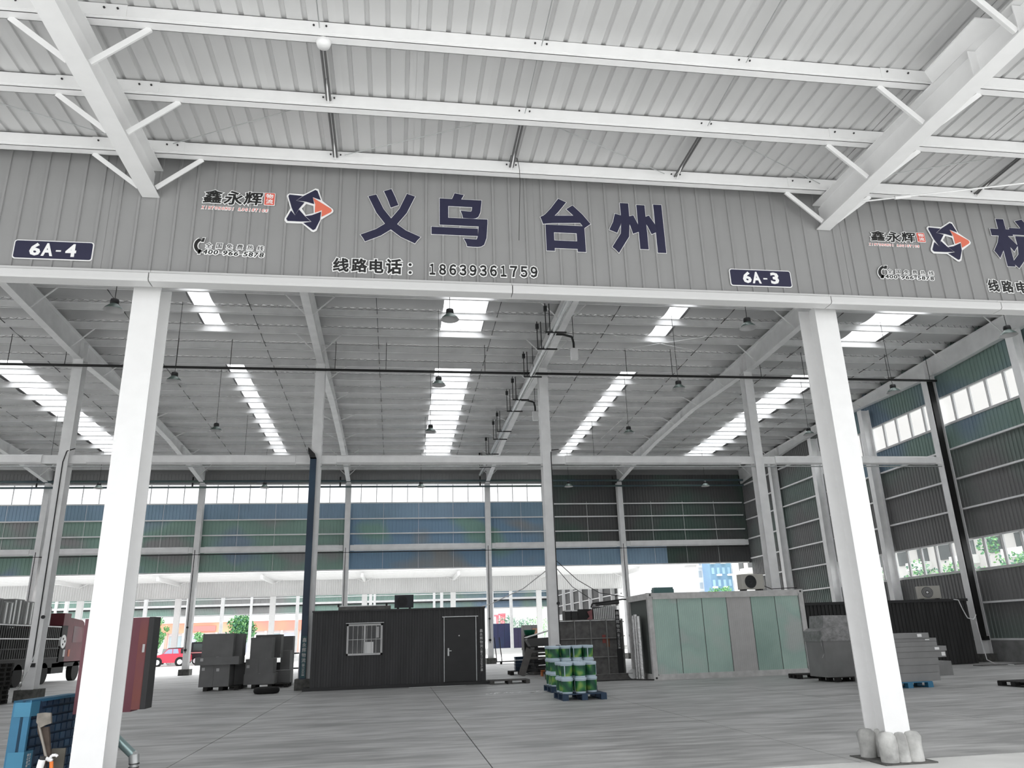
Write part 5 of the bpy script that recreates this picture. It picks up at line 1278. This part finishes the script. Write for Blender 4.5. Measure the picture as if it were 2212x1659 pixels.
# scooters parked behind
for i in range(6):
    px = (336, 344, 370, 378, 386, 393)[i]; X_ = at(px, 1395, Y=82).x
    t = thing('scooter', f'parked scooter behind the red hatchback, {ORD[i]} from the left', 'scooter', (X_, 82+(i % 3)*1.9, 0), 1.45, 'row of scooters')
    for dx in (0, 1.2): L(MB().cyl((dx, 0, .28), (dx, .1, .28), .28, 14), 'wheel', RUB, t)
    L(MB().prism([(.1, .45), (.5, .3), (.8, .35), (1.3, .6), (1.35, .8), (.75, .85), (.7, .5), (.3, .6)], 'y', -.12, .22), 'body', [DARK, WV, GREYST][i % 3], t)
    L(MB().tube([(.0, .05, .28), (.2, .05, 1.1), (.3, -.25, 1.15)], .03, 6), 'handlebar', DARK, t); L(MB().prism([(.0, .8), (.2, .8), (.4, 1.45), (.3, 1.45)], 'y', -.15, .25), 'windshield', [WV, LBL, DARK][i % 3], t)

# ------------------------------------------------------------------ beyond the second hall
def foliage(name, label, loc, r, h, n, cols, trunk=True, seed=1, cat='tree', leaf=.5, group=None):
    rnd = random.Random(seed)
    t = thing(name, label, cat, loc, 0, group)
    mbs = [MB() for _ in cols]
    blobs = [(Vector((rnd.gauss(0, r*.4), rnd.gauss(0, r*.4), h*.62+rnd.gauss(0, h*.17))), r*rnd.uniform(.35, .6)) for _ in range(12)]
    for i in range(n):
        c, rr = rnd.choice(blobs); d = Vector((rnd.gauss(0, 1), rnd.gauss(0, 1), rnd.gauss(0, .8))); d.normalize(); p = c+d*rr*rnd.uniform(.6, 1)
        u = Vector((rnd.uniform(-1, 1), rnd.uniform(-1, 1), rnd.uniform(-1, 1))).normalized()*leaf; v = u.cross(Vector((rnd.uniform(-1, 1), rnd.uniform(-1, 1), rnd.uniform(-1, 1)))).normalized()*leaf*.6
        mbs[i % len(cols)].add([p-u*.5, p+v*.5, p+u*.5, p-v*.5], [(0, 1, 2, 3)])
    for mb, m in zip(mbs, cols): stuff(mb.build('foliage', m, t))
    if trunk:
        L(MB().cyl((0, 0, 0), (0, 0, h*.6), .16, 10, .08), 'trunk', mat('bark', (.30, .27, .24), .9), t)
        for a in (0, 2, 4): L(MB().cyl((0, 0, h*.35), (math.cos(a)*r*.5, math.sin(a)*r*.5, h*.65), .07, 8, .03), 'branch', MATS['bark'], t)
    return t
G1, G2_, G3 = mat('leaf_light_green', (.52, .72, .46), .7), mat('leaf_mid_green', (.40, .62, .44), .7), mat('leaf_dark_green', (.28, .47, .38), .7)
p = at(517, 1400, Y=128)
foliage('street_tree', 'green tree seen under the hall across the yard above the cardboard stacks', (p.x, 128, 0), 2.6, 6.4, 2600, (G1, G2_, G3), seed=3, leaf=.42)
p = at(433, 1380, Y=132); foliage('street_tree', 'small green tree left of the left cardboard stack in the distance', (p.x, 132, 0), 1.4, 3.6, 900, (G1, G2_), seed=4, leaf=.35)
p = at(342, 1370, Y=132); foliage('street_tree', 'small green tree seen just right of the red cabinet', (p.x, 132, 0), 1.2, 5.0, 900, (G1, G2_), seed=5, leaf=.35)
p = at(1115, 1360, Y=135); foliage('street_tree', 'pale bare-looking tree above the purple gate', (p.x, 135, 0), 2.4, 5.0, 900, (mat('leaf_pale', (.60, .68, .62), .8), G3), seed=6, leaf=.3)
p = at(1160, 1350, Y=150); foliage('street_tree', 'pale tree at the right above the brown door beyond the yard', (p.x, 150, 0), 2.2, 5.4, 600, (MATS['leaf_pale'], G1), seed=8, leaf=.3)
# shop row with the orange band
t = thing('shop_building', 'long white shop row with an orange band behind the second hall', 'building', (-70, 160, 0))
OB = panel_mat('orange_band', [(.90, .68, .55), (.88, .55, .45), (.92, .48, .46)], .09)
L(MB().box(0, 78, 0, 10, 0, 6.0), 'wall', mat('shop_wall', (.82, .82, .82), .8), t)
L(MB().box(0, 78, -.5, 0, 4.1, 5.9), 'fascia_band', OB, t); L(MB().box(-.2, 78.2, -.6, 10, 5.9, 6.15), 'parapet', mat('shop_parapet', (.92, .92, .92), .7), t)
for i in range(26):
    x_ = 1+i*3.0
    L(MB().box(x_, x_+2.2, -.06, 0, .3, 3.6), 'shop_window', mat('shop_glass_%d' % (i % 3), [(.62, .68, .70), (.70, .72, .78), (.78, .80, .80)][i % 3], .3), t)
    L(MB().box(x_+2.35, x_+2.75, -.4, 0, 0, 4.1), 'pier', mat('shop_pier_%d' % (i % 4 == 0), [(.86, .86, .86), (.86, .62, .56)][i % 4 == 0], .8), t)
t = thing('shop_awning', 'red shop sign board seen left of the left cardboard stack', 'sign', (at(440, 1345, Y=159).x, 159.28, 4.3)); L(MB().box(-1.8, 2.2, 0, .2, 0, 1.0), 'board', mat('pinkred_sign', (.93, .48, .46), .6), t)
# gates and huts at the right
def slabthing(name, label, cat, px, Y, m, depth=.3, parts=None, z=0):
    l, r, tp = px; xa = at(l, 1380, Y=Y).x; xb = at(r, 1380, Y=Y).x; zt = at((l+r)/2, tp, Y=Y).z
    t = thing(name, label, cat, (xa, Y, z)); n = max(1, round((xb-xa)/1.0)); w_ = (xb-xa)/n
    for i in range(n): L(MB().box(i*w_+.02, (i+1)*w_-.02, 0, depth, 0, zt-z), 'panel', m, t)
    L(MB().box(0, xb-xa, .02, depth-.02, 0, zt-z-.02), 'core', DARK, t)
    return t
slabthing('blue_gate', 'dark blue sheet gate beyond the second hall, right of the cabin', 'gate', (1062, 1104, 1347), 116, mat('gate_blue', (.20, .28, .40), .5, col2=(.24, .22, .38), scale=.4))
slabthing('purple_gate', 'dark purple sheet gate beyond the second hall', 'gate', (1107, 1132, 1356), 114, mat('gate_purple', (.25, .23, .36), .5, var=.1))
slabthing('grey_hut', 'grey hut with a brown door inside the second hall', 'hut', (1132, 1168, 1350), 92, mat('hut_grey', (.40, .40, .40), .6), depth=2)
slabthing('brown_door_panel', 'brown door panel on the grey hut', 'door', (1150, 1167, 1357), 91.9, mat('door_brown', (.55, .42, .33), .6), depth=.06)
for i, (px, ty, w_) in enumerate(((1075, 1328, .5), (1086, 1325, .6), (1094, 1324, .35))):
    X_ = at(px, 1340, Y=150).x; zt = at(px, ty, Y=150).z
    t = thing('red_pump_post', f'red post above the blue gate, {ORD[i]} from the left', 'post', (X_, 150+i*1.2, 0), 0, 'red posts')
    L(MB().box(-w_/2, w_/2, 0, .4, 0, zt), 'post', mat('post_red', (.85, .42, .46), .6), t); L(MB().box(-w_/2-.35, w_/2, -.1, .5, zt-.3, zt), 'head', MATS['post_red'], t)
# yard side: lamp pole, tower blocks beyond the right opening
p = at(1421, 1280, Y=110)
t = thing('lattice_pole', 'thin pale lattice pole beyond the pale container roof', 'pole', (p.x, 110, 0)); zt = at(1421, 1248, Y=110).z
for dx in (-.18, .18): L(MB().cyl((dx, 0, 0), (dx, 0, zt), .03, 6), 'rail', LBL, t)
for i in range(10): L(MB().bar((-.18, 0, zt*.5+i*zt*.05), (.18, 0, zt*.5+i*zt*.05+.3), .03), 'rung', LBL, t)
def tower(name, label, l, r, Y, top, m, rows, cols_, wm, parts=()):
    xa, xb = at(l, 1260, Y=Y).x, at(r, 1260, Y=Y).x
    t = thing(name, label, 'building', (xa, Y, 0)); w_ = xb-xa
    L(MB().box(0, w_, 0, 5, 0, top), 'wall', m, t)
    for i in range(cols_):
        for j in range(rows):
            u = (i+.25)*w_/cols_; z = 3+j*3.0
            if z+1.6 > top: break
            q = L(MB().box(u, u+w_/cols_*.5, -.1, .05, z, z+1.6), 'window', wm, t)
            if (i+j) % 2: L(MB().box(u-.2, u+w_/cols_*.5+.2, -.9, 0, z-.5, z-.05), 'balcony', PW, t)
    return t
PW = mat('pale_facade', (.90, .90, .90), .8); PWN = mat('pale_window', (.72, .75, .77), .4)
tower('apartment_tower', 'blue apartment tower seen above the pale container roof', 1537, 1583, 190, 60, mat('blue_facade', (.38, .50, .62), .6, col2=(.45, .60, .66), scale=.12), 14, 4, mat('blue_window', (.55, .68, .78), .3))
tower('apartment_tower', 'blue narrow apartment tower behind the pale roof unit', 1592, 1603, 200, 60, mat('blue_facade', (.38, .50, .62)), 14, 1, MATS['blue_window'])
tower('apartment_tower', 'white apartment tower between the two blue towers', 1583, 1592, 196, 60, PW, 14, 1, PWN)
tower('apartment_tower', 'pale apartment tower left of the blue tower', 1508, 1534, 200, 60, PW, 14, 2, PWN)
tower('apartment_tower', 'pale apartment tower right of the blue towers', 1604, 1650, 185, 60, PW, 14, 3, PWN)
t = thing('round_tower', 'pale grey round tower above the pale container roof', 'tower', (at(1495, 1260, Y=170).x, 170, 0)); zt = at(1495, 1222, Y=170).z
L(MB().cyl((0, 0, 0), (0, 0, zt), 1.35, 24), 'shaft', mat('tower_grey', (.74, .74, .74), .7), t); L(MB().cyl((0, 0, zt), (0, 0, zt+1.2), 1.9, 24), 'crown', MATS['tower_grey'], t)
p = at(1556, 1270, Y=120); foliage('street_tree', 'green tree left of the pale roof unit above the container', (p.x, 120, 0), 2.2, 8.8, 1500, (G1, G2_), seed=11, leaf=.4)
# outside the right wall: bank of shrubs and apartment block
t = thing('apartment_block', 'pale apartment block seen through the low windows of the right wall', 'building', (58, 20, 0))
AB = mat('apartment_pale', (.76, .75, .74), .8)
L(MB().box(0, 12, 0, 110, 0, 30), 'wall', AB, t)
for j in range(5):
    for i in range(30):
        z = 1.2+j*3.1; y_ = 1+i*3.6
        L(MB().box(-.1, .05, y_, y_+1.7, z+.5, z+2.1), 'window', mat('apartment_window', (.30, .31, .31), .5), t)
        if i % 2 == 0: L(MB().box(-1.3, 0, y_-.3, y_+2.4, z-.3, z+.55), 'balcony', mat('apartment_balcony', (.86, .86, .85), .8), t)
for i in range(16):
    y_ = 24+i*4.2
    foliage('garden_tree', f'green tree outside the low windows of the right wall, {ORD[i]} from the front', (40+random.uniform(-2, 2)+i*.3, y_, 0), 1.9, 6.6+random.uniform(-.8, .8), 1500, (G1, G2_, G3), seed=20+i, cat='tree', leaf=.26, group='shrubs outside the right wall')

for (a_, b_, lab) in (((1330, 757), (1560, 722), 'rising'), ((1300, 718), (1500, 757), 'falling'), ((1290, 955), (1345, 905), 'second rising')):
    p_, q_ = at(*a_, Z=12.2), at(*b_, Z=12.2)
    rod('roof_wire', f'thin pale wire under the hall roof above the container, {lab} one', 'wire', p_, q_, .012, GREYST, 'roof wires', 6)
